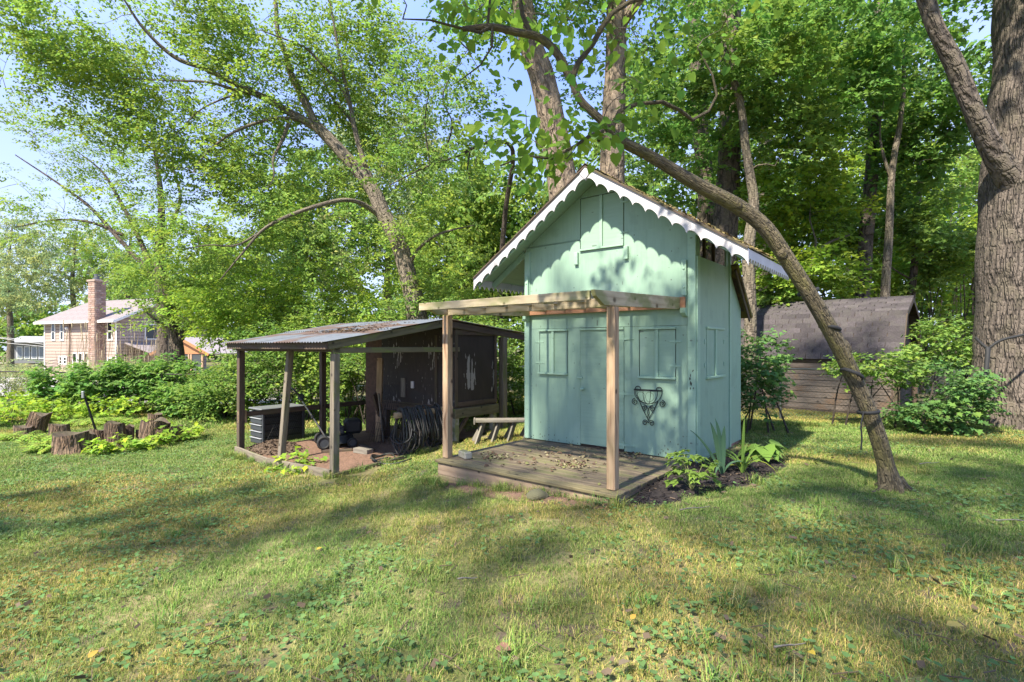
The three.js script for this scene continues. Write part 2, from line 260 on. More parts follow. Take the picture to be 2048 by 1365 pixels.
// ================================================================ playhouse
const uv2w = (u, v) => [u * 0.776 + v * 0.63, -u * 0.631 + v * 0.776];        // along the gable wall, square to it -> x, distance
const house = (() => { const [x, d] = uv2w(-4.857, 6.3); return thing('playhouse', 'mint green wooden playhouse with white scalloped gable trim', 'playhouse', [x, 0, d], YAW); })();
const WID = 2.62, DEP = 1.33, DECK = 0.18, RIDGE = 3.97, PITCH = 0.65, MID = WID / 2;
const roofAt = (x) => RIDGE - PITCH * Math.abs(x - MID);
{
  // front wall: three sheets of painted plywood with open joints
  const under = (x) => roofAt(x) - 0.07;
  const wall = (pts, z0, z1, holes = []) => { const s = new THREE.Shape(pts.map((p) => new THREE.Vector2(...p))); for (const [a, b, c, e] of holes) { const h = new THREE.Path(); h.moveTo(a, c); h.lineTo(a, e); h.lineTo(b, e); h.lineTo(b, c); h.closePath(); s.holes.push(h); } const g = new THREE.ExtrudeGeometry(s, { depth: z1 - z0, bevelEnabled: false }); g.translate(0, 0, z0); return g; };
  const w = (pts, m, holes) => part(house, 'wall_panel', wall(pts, -0.02, 0, holes), m);
  w([[0.02, DECK + 0.004], [0.985, DECK + 0.004], [0.985, 1.838], [0.02, 1.838]], M.paint, [[0.272, 0.78, 1.16, 1.81]]);
  w([[1.665, DECK + 0.004], [WID - 0.02, DECK + 0.004], [WID - 0.02, 1.838], [1.665, 1.838]], M.paintB, [[1.875, 2.371, 1.16, 1.806]]);
  w([[0.02, 1.842], [WID - 0.02, 1.842], [WID - 0.02, 3.088], [0.02, 3.088]], M.paint, [[0.982, 1.663, 2.918, 3.0875]]);
  w([[0.02, 3.091], [WID - 0.02, 3.091], [WID - 0.02, under(WID - 0.02)], [MID, under(MID)], [0.02, under(0.02)]], M.paintB, [[0.982, 1.663, 3.0915, 3.663]]);
  part(house, 'wall_backing', wall([[0.03, 0.05], [WID - 0.03, 0.05], [WID - 0.03, under(0)], [MID, under(MID) - 0.01], [0.03, under(0)]], -0.05, -0.022), M.oldPost);
  // door
  const door = part(house, 'door', boxAt(0.99, 1.66, DECK + 0.03, 1.80, -0.015, 0.008, 0.003), M.paintB);
  part(house, 'door_trim', boxAt(0.985, 1.665, 1.802, 1.832, 0, 0.03, 0.003), M.trimPaint);
  for (const y of [0.27, 0.95, 1.68]) {
    const hg = joined([boxAt(1.655, 1.667, y - 0.05, y + 0.05, 0.006, 0.018, 0.002), ...[-1, 1].map((s) => extrude([[1.661, y + 0.018], [1.661 + s * 0.15, y + 0.004], [1.661 + s * 0.15, y - 0.004], [1.661, y - 0.018]].map((p, i, a) => s > 0 ? a[3 - i] : p), 0.006).translate(0, 0, 0.007))]);
    part(door, 'hinge', hg, M.hinge);
  }
  part(door, 'knob', joined([new THREE.SphereGeometry(0.026, 12, 8).translate(1.035, 0.98, 0.045), new THREE.CylinderGeometry(0.012, 0.016, 0.04, 10).rotateX(Math.PI / 2).translate(1.035, 0.98, 0.022)]), M.trimPaint);
  part(door, 'latch', boxAt(0.945, 1.03, 1.125, 1.15, 0.008, 0.028, 0.003), M.trimPaint);
  // shuttered windows
  const shutter = (x0, x1, y0, y1, hingeX, face) => {
    const s = part(house, 'shutter', boxAt(x0 + 0.009, x1 - 0.009, y0 + 0.03, y1 - 0.03, -0.012, 0.004, 0.003), M.paint);
    part(s, 'window_trim', boxAt(x0 - 0.004, x1 + 0.004, y1 - 0.026, y1, 0, 0.032, 0.003), M.trimPaint);
    part(s, 'window_sill', boxAt(x0 - 0.004, x1 + 0.004, y0, y0 + 0.03, 0, 0.045, 0.004), M.trimPaint);
    const m = (x0 + x1) / 2; part(s, 'batten', boxAt(m - 0.026, m + 0.02, y0 + 0.03, y1 - 0.028, 0.006, 0.026, 0.003), M.trimPaint);
    if (hingeX !== undefined) for (const y of [y0 + 0.17, y1 - 0.18]) part(s, 'hinge', joined([boxAt(hingeX - 0.005, hingeX + 0.005, y - 0.035, y + 0.035, 0.004, 0.014, 0.002), boxAt(hingeX - 0.075, hingeX + 0.075, y - 0.012, y + 0.012, 0.003, 0.0085, 0.002)]), M.hinge);
    return s;
  };
  shutter(0.274, 0.778, 1.165, 1.825, 0.28);
  shutter(1.877, 2.369, 1.165, 1.82, 2.363);
  const hatch = part(house, 'loft_hatch', boxAt(0.993, 1.652, 2.95, 3.652, -0.012, 0.003, 0.003), M.paint);
  part(hatch, 'hatch_sill', boxAt(0.985, 1.66, 2.915, 2.945, 0, 0.03, 0.004), M.trimPaint);
  part(hatch, 'batten', boxAt(1.30, 1.345, 2.945, 3.65, 0.006, 0.026, 0.003), M.trimPaint);
  for (const y of [3.1, 3.5]) part(hatch, 'hinge', boxAt(1.61, 1.72, y - 0.012, y + 0.012, 0.004, 0.010, 0.002), M.hinge);
  for (const [x, y] of [[0.93, 2.82], [1.70, 2.82]]) part(house, 'cleat', boxAt(x - 0.03, x + 0.03, y - 0.09, y + 0.085, 0.001, 0.04, 0.005), M.trimPaint);
  // corner boards, uprights and brackets
  for (const [x0, x1] of [[0, 0.1], [WID - 0.1, WID]]) part(house, 'corner_board', boxAt(x0, x1, DECK + 0.004, under(0) - 0.04, -0.02, 0.018, 0.004), M.trimPaint);
  for (const [x0, x1, b] of [[0.03, 0.09, 0.06], [WID - 0.165, WID - 0.105, WID - 0.135]]) {
    const up = part(house, 'upright', boxAt(x0, x1, 2.20, 2.64, 0.019, 0.05, 0.005), M.trimPaint);
    for (const y of [2.3, 2.53]) part(up, 'bolt', new THREE.SphereGeometry(0.016, 8, 6).scale(1, 1, 0.5).translate(b, y, 0.052), M.trimPaint);
    part(house, 'bracket', extrude([[0.001, 2.045], [0.085, 2.045], [0.085, 1.99], [0.05, 1.96], [0.001, 1.945]], 0.06, 0.003).rotateY(-Math.PI / 2).translate(x1 + 0.005, 0, 0.018), M.trimPaint);
  }
  // flakes where the paint has come away from the wood
  { const q = rng(2211), fl = [], chip = (x, y, w, h, z) => { const n = 6, pts = []; for (let i = 0; i < n; i++) { const a = i / n * 6.283, k = 0.6 + 0.6 * q(); pts.push([x + Math.cos(a) * w * k, y + Math.sin(a) * h * k]); } fl.push(extrude(pts, 0.001).translate(0, 0, z)); };
    for (let i = 0; i < 34; i++) chip(lerp(2.12, 2.50, Math.pow(q(), 0.6)), DECK + 0.02 + 0.20 * q() * q(), 0.003 + 0.005 * q(), 0.006 + 0.016 * q(), 0.0006);
    for (let i = 0; i < 22; i++) chip(lerp(0.12, 0.97, q()), DECK + 0.015 + 0.10 * q() * q(), 0.003 + 0.005 * q(), 0.005 + 0.012 * q(), 0.0006);
    for (let i = 0; i < 10; i++) chip(WID - 0.05 + 0.05 * (q() - 0.5), 1.05 + 0.25 * q(), 0.005 + 0.005 * q(), 0.01 + 0.014 * q(), 0.0186);
    for (let i = 0; i < 26; i++) chip(lerp(0.15, 2.45, q()), lerp(0.3, 3.0, q()), 0.002 + 0.003 * q(), 0.003 + 0.006 * q(), 0.0006);
    part(house, 'paint_flakes', joined(fl), flat(0.07, 0.065, 0.055)).userData.kind = 'stuff'; }
  // side walls, a louvreless vent opening under the eave, rear annex
  const side = (name, zs, m, x) => { const g = extrude(zs, 0.02); g.rotateY(Math.PI / 2); g.translate(x, 0, 0); return part(house, name, g, m); };   // profile in (-z, y)
  side('wall_panel', [[0.022, 0.15], [DEP, 0.15], [DEP, 2.685], [0.022, 2.685]], M.paintB, WID - 0.02);
  side('wall_panel', [[0.022, 2.686], [0.13, 2.686], [0.13, 3.05], [0.022, 3.05]], M.paintB, WID - 0.021);
  side('wall_panel', [[1.17, 2.686], [DEP, 2.686], [DEP, 3.05], [1.17, 3.05]], M.paintB, WID - 0.021);
  for (const z of [-0.48, -0.84]) part(house, 'vent_stud', boxAt(WID - 0.085, WID - 0.05, 2.687, 3.04, z - 0.02, z + 0.02, 0.002), M.oldPost);
  side('wall_panel', [[0.022, 0.1], [DEP, 0.1], [DEP, 3.02], [0.022, 3.02]], M.paint, 0);
  part(house, 'corner_board', boxAt(WID, WID + 0.018, 0.15, 2.68, -0.1, -0.003, 0.004), M.trimPaint);
  part(house, 'corner_board', boxAt(WID, WID + 0.018, 0.16, 3.0, -DEP - 0.02, -DEP + 0.035, 0.004), M.trimPaint);
  {
    const s = part(house, 'shutter', boxAt(WID, WID + 0.006, 1.21, 1.80, -1.02, -0.36, 0.002), M.paintB);
    part(s, 'window_trim', boxAt(WID, WID + 0.03, 1.80, 1.828, -1.03, -0.35, 0.003), M.trimPaint);
    part(s, 'window_sill', boxAt(WID, WID + 0.04, 1.165, 1.195, -1.03, -0.35, 0.004), M.trimPaint);
    part(s, 'batten', boxAt(WID + 0.006, WID + 0.024, 1.195, 1.80, -0.715, -0.665, 0.003), M.trimPaint);
    for (const z of [-0.30, -1.07]) for (const y of [1.34, 1.64]) part(s, 'hinge', boxAt(WID, WID + 0.009, y - 0.03, y + 0.03, z - 0.012, z + 0.012, 0.002), M.hinge);
  }
  // rear annex under its own steep roof
  side('annex_wall', [[DEP + 0.022, 0.19], [1.87, 0.19], [1.87, 2.14], [DEP + 0.022, 2.62]], M.paint, WID - 0.02);
  side('annex_wall', [[DEP + 0.022, 0.1], [1.87, 0.1], [1.87, 2.14], [DEP + 0.022, 2.62]], M.paint, 0);
  part(house, 'annex_wall', boxAt(0.02, WID - 0.021, 0.19, 2.14, -1.87, -1.85, 0.003), M.paintB);
  const aroof = bar([MID, 2.72, -DEP - 0.01], [MID, 2.02, -2.10], WID + 0.22, 0.05, 0.006);
  const ar = part(house, 'annex_roof', aroof, M.oldShingle[0]);
  part(ar, 'rake_board', bar([WID + 0.075, 2.66, -DEP - 0.02], [WID + 0.075, 1.98, -2.08], 0.02, 0.09, 0.003), M.oldPost);
  for (let i = 0; i < 7; i++) for (let c = 0; c < 3; c++) {            // brick footing under the annex and the side wall
    const z = -1.87 + i * 0.215 + (c % 2 ? 0.1 : 0) ; if (z > -0.2) continue;
    part(house, 'brick', boxAt(WID - 0.10, WID - 0.012, -0.01 + c * 0.066, 0.05 + c * 0.066, z, z + 0.205, 0.006), M.brick[(i + c) % 3]);
  }
  part(house, 'mortar_bed', boxAt(WID - 0.096, WID - 0.022, -0.05, 0.186, -1.86, -0.05, 0.002), M.mortar);
}
// roof: deck boards, fly rafters, shingles, scalloped bargeboards and eaves
const roof = new THREE.Group(); roof.name = 'roof'; house.add(roof);
{
  const ZF = 0.40, ZB = -1.62, EX = 0.70, L = Math.hypot(MID + EX, (MID + EX) * PITCH), ang = Math.atan(PITCH), S = [-1, 1];
  for (const s of S) {
    const slope = new THREE.Group(); slope.name = 'roof_slope'; roof.add(slope);
    slope.position.set(MID, RIDGE, 0); slope.rotation.z = s > 0 ? -ang : Math.PI + ang;    // x runs down the slope, y outwards (s>0) or inwards
    const o = s > 0 ? 1 : -1;
    part(slope, 'roof_deck', boxAt(0.0, L, o > 0 ? -0.052 : 0.03, o > 0 ? -0.03 : 0.052, ZB + 0.02, ZF - 0.025, 0.002), M.paint);
    const rows = 17, ex = L / rows, q = rng(500 + s);
    const geo = [0, 1, 2].map((k) => cbox(ex + 0.035, 0.008, 0.30 + 0.012 * k, 0.002));
    const half = cbox(ex + 0.035, 0.008, 0.15, 0.002);
    for (let r = 0; r < rows; r++) for (let z = ZB - (r % 2 ? 0.0 : 0.16) - 0.02, k = 0; z < ZF - 0.02; z += 0.307, k++) {
      const z1 = Math.max(z, ZB - 0.02), z2 = Math.min(z + 0.30, ZF + 0.022); if (z2 - z1 < 0.08) continue;
      const full = z2 - z1 > 0.29;
      const m = part(slope, 'shingle', full ? geo[(r + k) % 3] : cbox(ex + 0.035, 0.008, z2 - z1, 0.002), M.oldShingle[(r * 3 + k) % 2], [(r + 0.5) * ex + 0.012, o * (-0.018 + 0.006 * q()), (z1 + z2) / 2]);
      m.rotation.z = -o * 0.014; m.rotation.x = (q() - 0.5) * 0.02;
    }
    // bargeboard with twelve scallops
    const N = 12, run = MID + EX, pts = [], sx = (x) => MID + s * x;
    for (let i = 0; i <= N * 10; i++) {
      const t = i / (N * 10) * run, f = (i % 10) / 10; const arch = Math.sin(Math.PI * Math.min(1, Math.max(0, f)));
      const cusp = Math.pow(arch, 0.55) * 0.062;
      pts.push([sx(t), RIDGE - 0.215 - PITCH * t + cusp + (i === 0 ? 0.0 : 0)]);
    }
    const out = [...pts, [sx(run), RIDGE - 0.035 - PITCH * run], [sx(0), RIDGE - 0.035]]; if (s < 0) out.reverse();
    const bb = extrude(out, 0.018, 0.0015); bb.translate(0, 0, ZF - 0.018); part(roof, 'bargeboard', bb, M.white);
    part(roof, 'drip_edge', bar([sx(-0.0), RIDGE - 0.032, ZF + 0.008], [sx(run), RIDGE - 0.032 - PITCH * run, ZF + 0.008], 0.03, 0.022, 0.002), M.oldPost);
    // fly rafters behind the bargeboard and inside the eave
    part(roof, 'rafter', bar([sx(0.02), RIDGE - 0.115, ZF - 0.06], [sx(run - 0.03), RIDGE - 0.115 - PITCH * run, ZF - 0.06], 0.04, 0.09, 0.003), M.paint);
    part(roof, 'rafter', bar([sx(MID + 0.02), roofAt(-0.02) - 0.115, -0.03], [sx(run - 0.03), RIDGE - 0.115 - PITCH * run, -0.03], 0.04, 0.09, 0.003), M.paint);
    // scalloped eave board
    const e = [], n2 = 18, len = ZF - ZB - 0.05; for (let i = 0; i <= n2 * 6; i++) { const f = (i % 6) / 6; e.push([i / (n2 * 6) * len, -0.10 + Math.pow(Math.sin(Math.PI * f), 0.6) * 0.05]); }
    const eb = extrude([...e, [len, 0.045], [0, 0.045]], 0.016, 0.001); eb.rotateY(Math.PI / 2); eb.translate(sx(run) - (s > 0 ? 0.017 : -0.002), RIDGE - 0.085 - PITCH * run, ZF - 0.022);
    part(roof, 'eave_board', eb, M.white);
  }
  part(roof, 'peak_plate', cbox(0.115, 0.115, 0.014, 0.003), M.white, [MID, RIDGE - 0.12, ZF + 0.009], [0, 0, Math.PI / 4]);
  part(roof, 'ridge_cap', joined(S.map((s) => bar([MID, RIDGE + 0.004, ZB], [MID, RIDGE + 0.004, ZF + 0.02], 0.16, 0.008, 0.002).translate(-MID, -RIDGE, 0).rotateZ(-s * ang).translate(MID + s * 0.06, RIDGE - 0.038, 0))), M.oldShingle[1]);
  const q = rng(77), bits = [];                                // leaf litter and moss lying on the slope under the trees
  const litter = [];
  for (let i = 0; i < 900; i++) { const s = q() < 0.75 ? 1 : -1, t = Math.pow(q(), 0.7) * (MID + EX - 0.03), z = lerp(ZB, ZF, q()); const g = new THREE.PlaneGeometry(0.02 + 0.03 * q(), 0.015 + 0.02 * q()); g.rotateX(-Math.PI / 2 + (q() - 0.5)); g.rotateY(q() * 6); g.rotateZ(-s * ang); g.translate(MID + s * t, RIDGE - PITCH * t + 0.006 + 0.014 * q(), z); litter.push(g); }
  const lm = part(roof, 'leaf_litter', joined(litter), flat(0.2, 0.15, 0.05, { side: THREE.DoubleSide, roughness: 1 })); lm.userData.kind = 'stuff';
}
// ================================================================ porch deck and pergola
const deckThing = (() => { const [x, d] = uv2w(-4.857, 6.3); return thing('porch_deck', 'low weathered plank deck in front of the green playhouse', 'deck', [x, 0, d], YAW); })();
{
  const x0 = 0.053, x1 = 2.554, zf = 1.91, n = 14, bw = (zf - 0.035) / n;
  for (let i = 0; i < n; i++) {
    const za = 0.035 + i * bw, front = i === n - 1, e = rr(-0.008, 0.008);
    part(deckThing, 'deck_board', boxAt(x0 + e, x1 + e * 0.5, DECK - 0.036 + rr(-0.0015, 0.0015), DECK + rr(-0.0015, 0.0015), za, za + bw - 0.006, 0.005), front ? M.deckEdge : M.deck);
  }
  for (let i = 0; i < 2; i++) part(deckThing, 'skirt_board', boxAt(x0 + 0.03, x1 - 0.03, DECK - 0.038 - 0.146 * (i + 1), DECK - 0.041 - 0.146 * i, zf - 0.07, zf - 0.032, 0.005), M.skirt);
  for (const [x, ] of [[x0 + 0.03], [x1 - 0.068]]) for (let i = 0; i < 2; i++) part(deckThing, 'skirt_board', boxAt(x, x + 0.038, DECK - 0.038 - 0.146 * (i + 1), DECK - 0.041 - 0.146 * i, 0.04, zf - 0.073, 0.005), M.skirt);
  for (let i = 0; i < 4; i++) part(deckThing, 'joist', boxAt(x0 + 0.4 + i * 0.55, x0 + 0.44 + i * 0.55, DECK - 0.17, DECK - 0.04, 0.05, zf - 0.08, 0.003), M.skirt);
  const fb = part(deckThing, 'corner_block', boxAt(x0 + 0.02, x0 + 0.07, -0.2, DECK - 0.2, zf - 0.031, zf + 0.01, 0.005), M.skirt); void fb;
}
const pergola = (() => { const [x, d] = uv2w(-4.857, 6.3); return thing('pergola', 'bare timber pergola frame on two square posts over the deck', 'pergola', [x, 0, d], YAW); })();
{
  const H = (z) => 2.10 + (1 - clamp(z / 2.08)) * 0.08;       // top of the rafters; rises a little to the wall
  for (const x of [0.062, 2.376]) part(pergola, 'post', boxAt(x, x + 0.092, DECK + 0.002, 1.965, 1.69, 1.782, 0.006), M.post);
  // side beams with a raked front end
  for (const x of [0.075, 2.385]) {
    const g = extrude([[0.05, H(0.05) - 0.14], [1.93, H(1.93) - 0.135], [2.09, H(2.09) - 0.05], [2.115, H(2.1)], [0.05, H(0.05)]], 0.04, 0.003);
    g.rotateY(-Math.PI / 2); g.translate(x + 0.055, 0, 0);
    part(pergola, 'side_beam', g, M.beam);
  }
  part(pergola, 'front_beam', boxAt(0.0, 2.383, 2.012, 2.10, 2.075, 2.113, 0.004), M.beam);
  part(pergola, 'front_beam', boxAt(0.135, 2.38, 1.965, 2.055, 1.72, 1.76, 0.004), M.beam);
  part(pergola, 'ledger', boxAt(0.10, 2.50, 2.045, 2.185, 0.02, 0.058, 0.004), M.ledger);
  for (let i = 1; i <= 6; i++) { const x = 0.09 + i * 0.335; part(pergola, 'rafter', bar([x, H(0.06) - 0.045, 0.06], [x, H(2.07) - 0.045, 2.072], 0.038, 0.088, 0.004), M.beam); }
}
// wrought-iron wall basket
{
  const b = (() => { const [x, d] = uv2w(-4.857, 6.3); return thing('wall_basket', 'black wrought iron scrollwork basket hung on the playhouse wall', 'wall basket', [x, 0, d], YAW); })();
  b.position.add(new THREE.Vector3(2.01, 0, 0.012).applyAxisAngle(new THREE.Vector3(0, 1, 0), YAW)); b.position.y = 1.02;
  const wire = (pts, r, name = 'scroll', closed) => part(b, name, tube(pts, [r], 6, { step: 0.012, closed, cap: !closed }), M.iron);
  const arc = (cx, cy, r, a0, a1, z = 0, n = 10) => Array.from({ length: n + 1 }, (_, i) => { const a = lerp(a0, a1, i / n); return [cx + r * Math.cos(a), cy + r * Math.sin(a), z]; });
  const rim = Array.from({ length: 17 }, (_, i) => { const a = Math.PI * i / 16; return [0.185 * Math.cos(a), 0, 0.16 * Math.sin(a)]; });
  part(b, 'rim', tube(rim, [0.006], 6, { step: 0.015 }), M.iron); wire([[-0.185, 0, 0], [0, 0.0, 0], [0.185, 0, 0]], 0.006, 'back_bar');
  for (let k = 0; k <= 6; k++) { const a = Math.PI * k / 6, X = 0.185 * Math.cos(a), Z = 0.16 * Math.sin(a); wire([[X, 0, Z], [X * 0.93, -0.07, Z * 0.95], [X * 0.62, -0.145, Z * 0.65], [0.0, -0.185, 0.01]].map((p) => p), 0.004, 'rib'); }
  for (const s of [-1, 1]) {
    wire(arc(s * 0.145, 0, 0.04, 0, Math.PI, 0), 0.005, 'loop');
    const spiral = (cx, cy, r0, a0, dir, z = 0.004, turns = 1.5) => Array.from({ length: 22 }, (_, i) => { const t = i / 21, r = r0 * (1 - 0.75 * t), a = a0 + dir * t * turns * 2 * Math.PI; return [cx + r * Math.cos(a), cy + r * Math.sin(a), z]; });
    wire(spiral(s * 0.185, -0.165, 0.045, Math.PI / 2, -s), 0.005);
    wire(spiral(s * 0.06, -0.235, 0.038, Math.PI / 2, s), 0.0045);
    wire(spiral(s * 0.045, -0.425, 0.04, s > 0 ? Math.PI : 0, -s), 0.005);
    wire([[s * 0.13, -0.14, 0.003], [s * 0.065, -0.27, 0.003], [0.0, -0.385, 0.003]], 0.005, 'brace');
    wire([[s * 0.03, -0.2, 0.003], [-s * 0.014, -0.29, 0.003], [s * 0.012, -0.345, 0.003], [0, -0.40, 0.003]], 0.004, 'brace');
    wire(Array.from({ length: 24 }, (_, i) => { const a = i / 24 * 6.283; return [s * 0.06 + 0.055 * Math.cos(a), -0.08 + 0.06 * Math.sin(a), 0.12 - 0.03 * Math.abs(Math.cos(a))]; }), 0.002, 'ring', true);
  }
}
// brick on the deck
{
  const g = thing('paving_block', 'mossy grey concrete block lying on deck beside pergola post', 'block', [...(() => { const [x, d] = uv2w(-4.857 + 0.30, 6.3 - 1.62); return [x, DECK, d]; })()], YAW - 0.35);
  part(g, 'block_body', move(cbox(0.21, 0.085, 0.1, 0.012), 0, 0.045, 0), M.concrete);
}
// dry leaves scattered over the deck
{
  const q = rng(909), list = [], cols = [];
  const [ox, od] = uv2w(-4.857, 6.3);
  const ctr = [[0.55, 1.35, 0.18, 60], [1.55, 1.1, 0.16, 90], [1.8, 0.15, 0.22, 40], [1.3, 0.9, 0.75, 130]];
  for (const [cx, cz, s, n] of ctr) for (let i = 0; i < n; i++) {
    const x = clamp(cx + (q() + q() + q() - 1.5) * s * 1.3, 0.1, 2.5), z = clamp(cz + (q() + q() + q() - 1.5) * s * 1.1, 0.06, 1.85), r = 0.012 + 0.022 * q();
    const g = new THREE.PlaneGeometry(r * 2, r * 1.1, 2, 1); const P = g.attributes.position; for (let k = 0; k < P.count; k++) P.setZ(k, -Math.abs(P.getX(k)) * 0.6 + r * 0.5);
    g.rotateX(-Math.PI / 2 + (q() - 0.5) * 0.8); g.rotateY(q() * 6.28); g.translate(x, DECK + 0.006 + 0.012 * q(), z); g.deleteAttribute('normal'); g.computeVertexNormals();
    const c = [[0.15, 0.12, 0.07], [0.10, 0.06, 0.035], [0.22, 0.19, 0.11], [0.07, 0.042, 0.028], [0.14, 0.14, 0.05]][Math.floor(q() * 5)]; const arr = []; for (let k = 0; k < P.count; k++) arr.push(...c);
    g.setAttribute('color', new THREE.Float32BufferAttribute(arr, 3)); list.push(g.toNonIndexed());
  }
  const m = shade(new THREE.Mesh(mergeGeometries(list), new THREE.MeshStandardMaterial({ vertexColors: true, side: THREE.DoubleSide, roughness: 1 }))); m.name = 'fallen_leaves'; m.position.copy(V([ox, 0, od])); m.rotation.y = YAW;
  m.userData = { kind: 'stuff', label: 'dry curled leaves strewn over the porch deck', category: 'leaves' }; scene.add(m);
}
// ================================================================ chicken coop with a roofed run
const COOP = [-2.465, 0, 7.16];
const toCoop = (x, d) => { const dx = x - COOP[0], dd = d - COOP[2]; return [dx * 0.776 - dd * 0.631, dx * 0.63 + dd * 0.776]; };     // -> along, back
const fromCoop = (X, v) => [COOP[0] + X * 0.776 + v * 0.63, COOP[2] - X * 0.631 + v * 0.776];
const coop = thing('chicken_coop', 'old brown chicken coop with roofed open run and rusty corrugated roof', 'chicken coop', COOP, YAW);
M.peel = (() => {                                             // dark stain peeling off grey-white primer in upright flakes
  const f = (u, v) => { let c = mul3([0.034, 0.024, 0.021], 0.7 + 0.6 * fbm(u * 26, v * 7, 26, 7, 401, 3)); c = mix3(c, [0.028, 0.03, 0.034], 0.5 * smooth(0.5, 0.7, fbm(u * 3, v * 3, 3, 3, 404, 3)));
    const zone = smooth(0.56, 0.66, fbm(u * 2.0 + 0.2, v * 1.0 + 0.1, 2, 1, 406, 2)), fl = fbm(u * 40, v * 8, 40, 8, 408, 3); if (fl * zone > 0.585) c = [0.33, 0.30, 0.29]; else if (fl > 0.80) c = mix3(c, [0.25, 0.22, 0.2], 0.8); return c; };
  return mat(dataTex(512, 512, f), null, 1, { roughness: 0.75 });
})();
M.peelSide = mat(repeat(dataTex(384, 384, (u, v) => { const x = u * 2, y = v * 2; let c = mul3([0.034, 0.024, 0.021], 0.7 + 0.6 * fbm(u * 26, v * 7, 26, 7, 421, 3)); const z1 = smooth(0.30, 0.06, Math.abs(x - 0.72)) * smooth(0.7, 0.85, y) * smooth(1.7, 1.35, y) * (y > 1.1 ? 0.9 : 1.08), z2 = smooth(0.10, 0.02, Math.abs(x - 1.33)) * smooth(0.6, 0.8, y) * smooth(1.6, 1.2, y) * 0.95; const fl = fbm(u * 60, v * 11, 60, 11, 428, 3); if (fl * Math.max(z1, z2) > 0.50) c = [0.30, 0.275, 0.265]; return c; }), 0.5, 0.5), null, 1, { roughness: 0.75 });
M.rustMetal = mat(repeat(dataTex(256, 256, (u, v) => { const r = smooth(0.5, 0.68, fbm(u * 3, v * 5, 3, 5, 411, 4)); return mix3(mul3([0.20, 0.215, 0.24], 0.8 + 0.35 * fbm(u * 20, v * 20, 20, 20, 412, 3)), mul3([0.16, 0.085, 0.05], 0.7 + 0.6 * fbm(u * 30, v * 30, 30, 30, 414, 2)), r * 0.75); }), 0.6, 0.6), null, 1, { roughness: 0.55, metalness: 0.35 });
{
  const L = 3.03, gy = (X, v) => { const [x, d] = fromCoop(X, v); return land(x, d); };
  const post = (X, v, w, top, m, leanX = 0, leanV = 0, name = 'post') => part(coop, name, bar([X, gy(X, v) - 0.06, -v], [X + leanX, top, -v - leanV], w, w, 0.006), m);
  post(-0.05, 0.05, 0.098, 1.48, M.greyPost, 0.02, 0);
  post(-L + 0.06, 0.05, 0.1, 1.50, M.oldPost, 0.015, 0);
  post(-1.62, 0.08, 0.09, 1.50, M.greyPost, 0.0, 0.16);
  post(-L + 0.06, 1.62, 0.1, 1.78, M.oldPost);
  post(-L + 0.06, 2.9, 0.1, 1.74, M.oldPost);
  post(-1.62, 3.9, 0.1, 1.60, M.oldPost);
  // wall plate, eave board and gable rail
  part(coop, 'wall_plate', boxAt(-L - 0.02, 0.02, 1.50, 1.555, -0.1, 0.0, 0.004), M.oldPost);
  part(coop, 'eave_board', boxAt(-L - 0.05, 0.04, 1.535, 1.63, 0.10, 0.135, 0.005), M.oldPost);
  part(coop, 'gable_rail', boxAt(-0.03, 0.02, 1.485, 1.565, -2.45, 0.02, 0.005), M.mossRail);
  part(coop, 'side_rail', boxAt(-L + 0.02, -L + 0.055, 0.34, 0.43, -2.9, -0.1, 0.004), M.oldPost);
  part(coop, 'rail_block', boxAt(-L + 0.06, -L + 0.10, 0.24, 0.46, -0.14, -0.0, 0.004), M.post);
  // roof: ridge along the run, two slopes of corrugated sheets
  const RV = 2.08, RH = 2.02, low = 1.63, far = 1.80, slope = (v) => v < RV ? lerp(low, RH, (v + 0.16) / (RV + 0.16)) : lerp(RH, far, (v - RV) / 2.3);
  const sheet = (X0, X1, v0, v1, lift) => {
    const nx = Math.round((X1 - X0) / 0.0127), nv = 5, pos = [], uv = [], idx = [];
    for (let j = 0; j <= nv; j++) for (let i = 0; i <= nx; i++) { const X = lerp(X0, X1, i / nx), v = lerp(v0, v1, j / nv); const sag = 0.012 * Math.sin(j / nv * Math.PI) * (vn(X * 1.1, 3.3, 1 << 20, 1 << 20, 7) - 0.6); pos.push(X, slope(v) + 0.012 + lift + sag + 0.009 * Math.cos(X / 0.076 * Math.PI * 2), -v); uv.push(X, v); }
    for (let j = 0; j < nv; j++) for (let i = 0; i < nx; i++) { const a = j * (nx + 1) + i, b = a + nx + 1; idx.push(a, a + 1, b, b, a + 1, b + 1); }
    const g = fromArrays(pos, uv, idx); return part(coop, 'roof_sheet', g, M.rustMetal);
  };
  M.rustMetal.side = THREE.DoubleSide;
  for (let i = 0; i < 5; i++) { const a = -L - 0.14 + i * 0.65, b = Math.min(0.09, a + 0.71); sheet(a, b, -0.2 - 0.02 * (i % 2), 1.05, 0.004 * (i % 2)); sheet(a, b, 0.92, RV + 0.02, 0.012 + 0.004 * (i % 2)); sheet(a, b, RV - 0.02, 4.38, 0.018 + 0.004 * (i % 2)); }
  for (const X of [-L - 0.02, -2.0, -1.0, 0.03]) { part(coop, 'rafter', bar([X, slope(-0.1) - 0.055, 0.1], [X, slope(RV) - 0.055, -RV], 0.038, 0.11, 0.004), X > 0 ? M.mossRail : M.oldPost); part(coop, 'rafter', bar([X, slope(RV) - 0.055, -RV], [X, slope(4.33) - 0.055, -4.33], 0.038, 0.11, 0.004), M.oldPost); }
  // base boards round the run
  part(coop, 'base_board', bar([-L - 0.02, gy(-L, 0) + 0.05, 0.0], [-1.6, gy(-1.6, -0.12) + 0.05, 0.13], 0.038, 0.15, 0.006), M.greyPost);
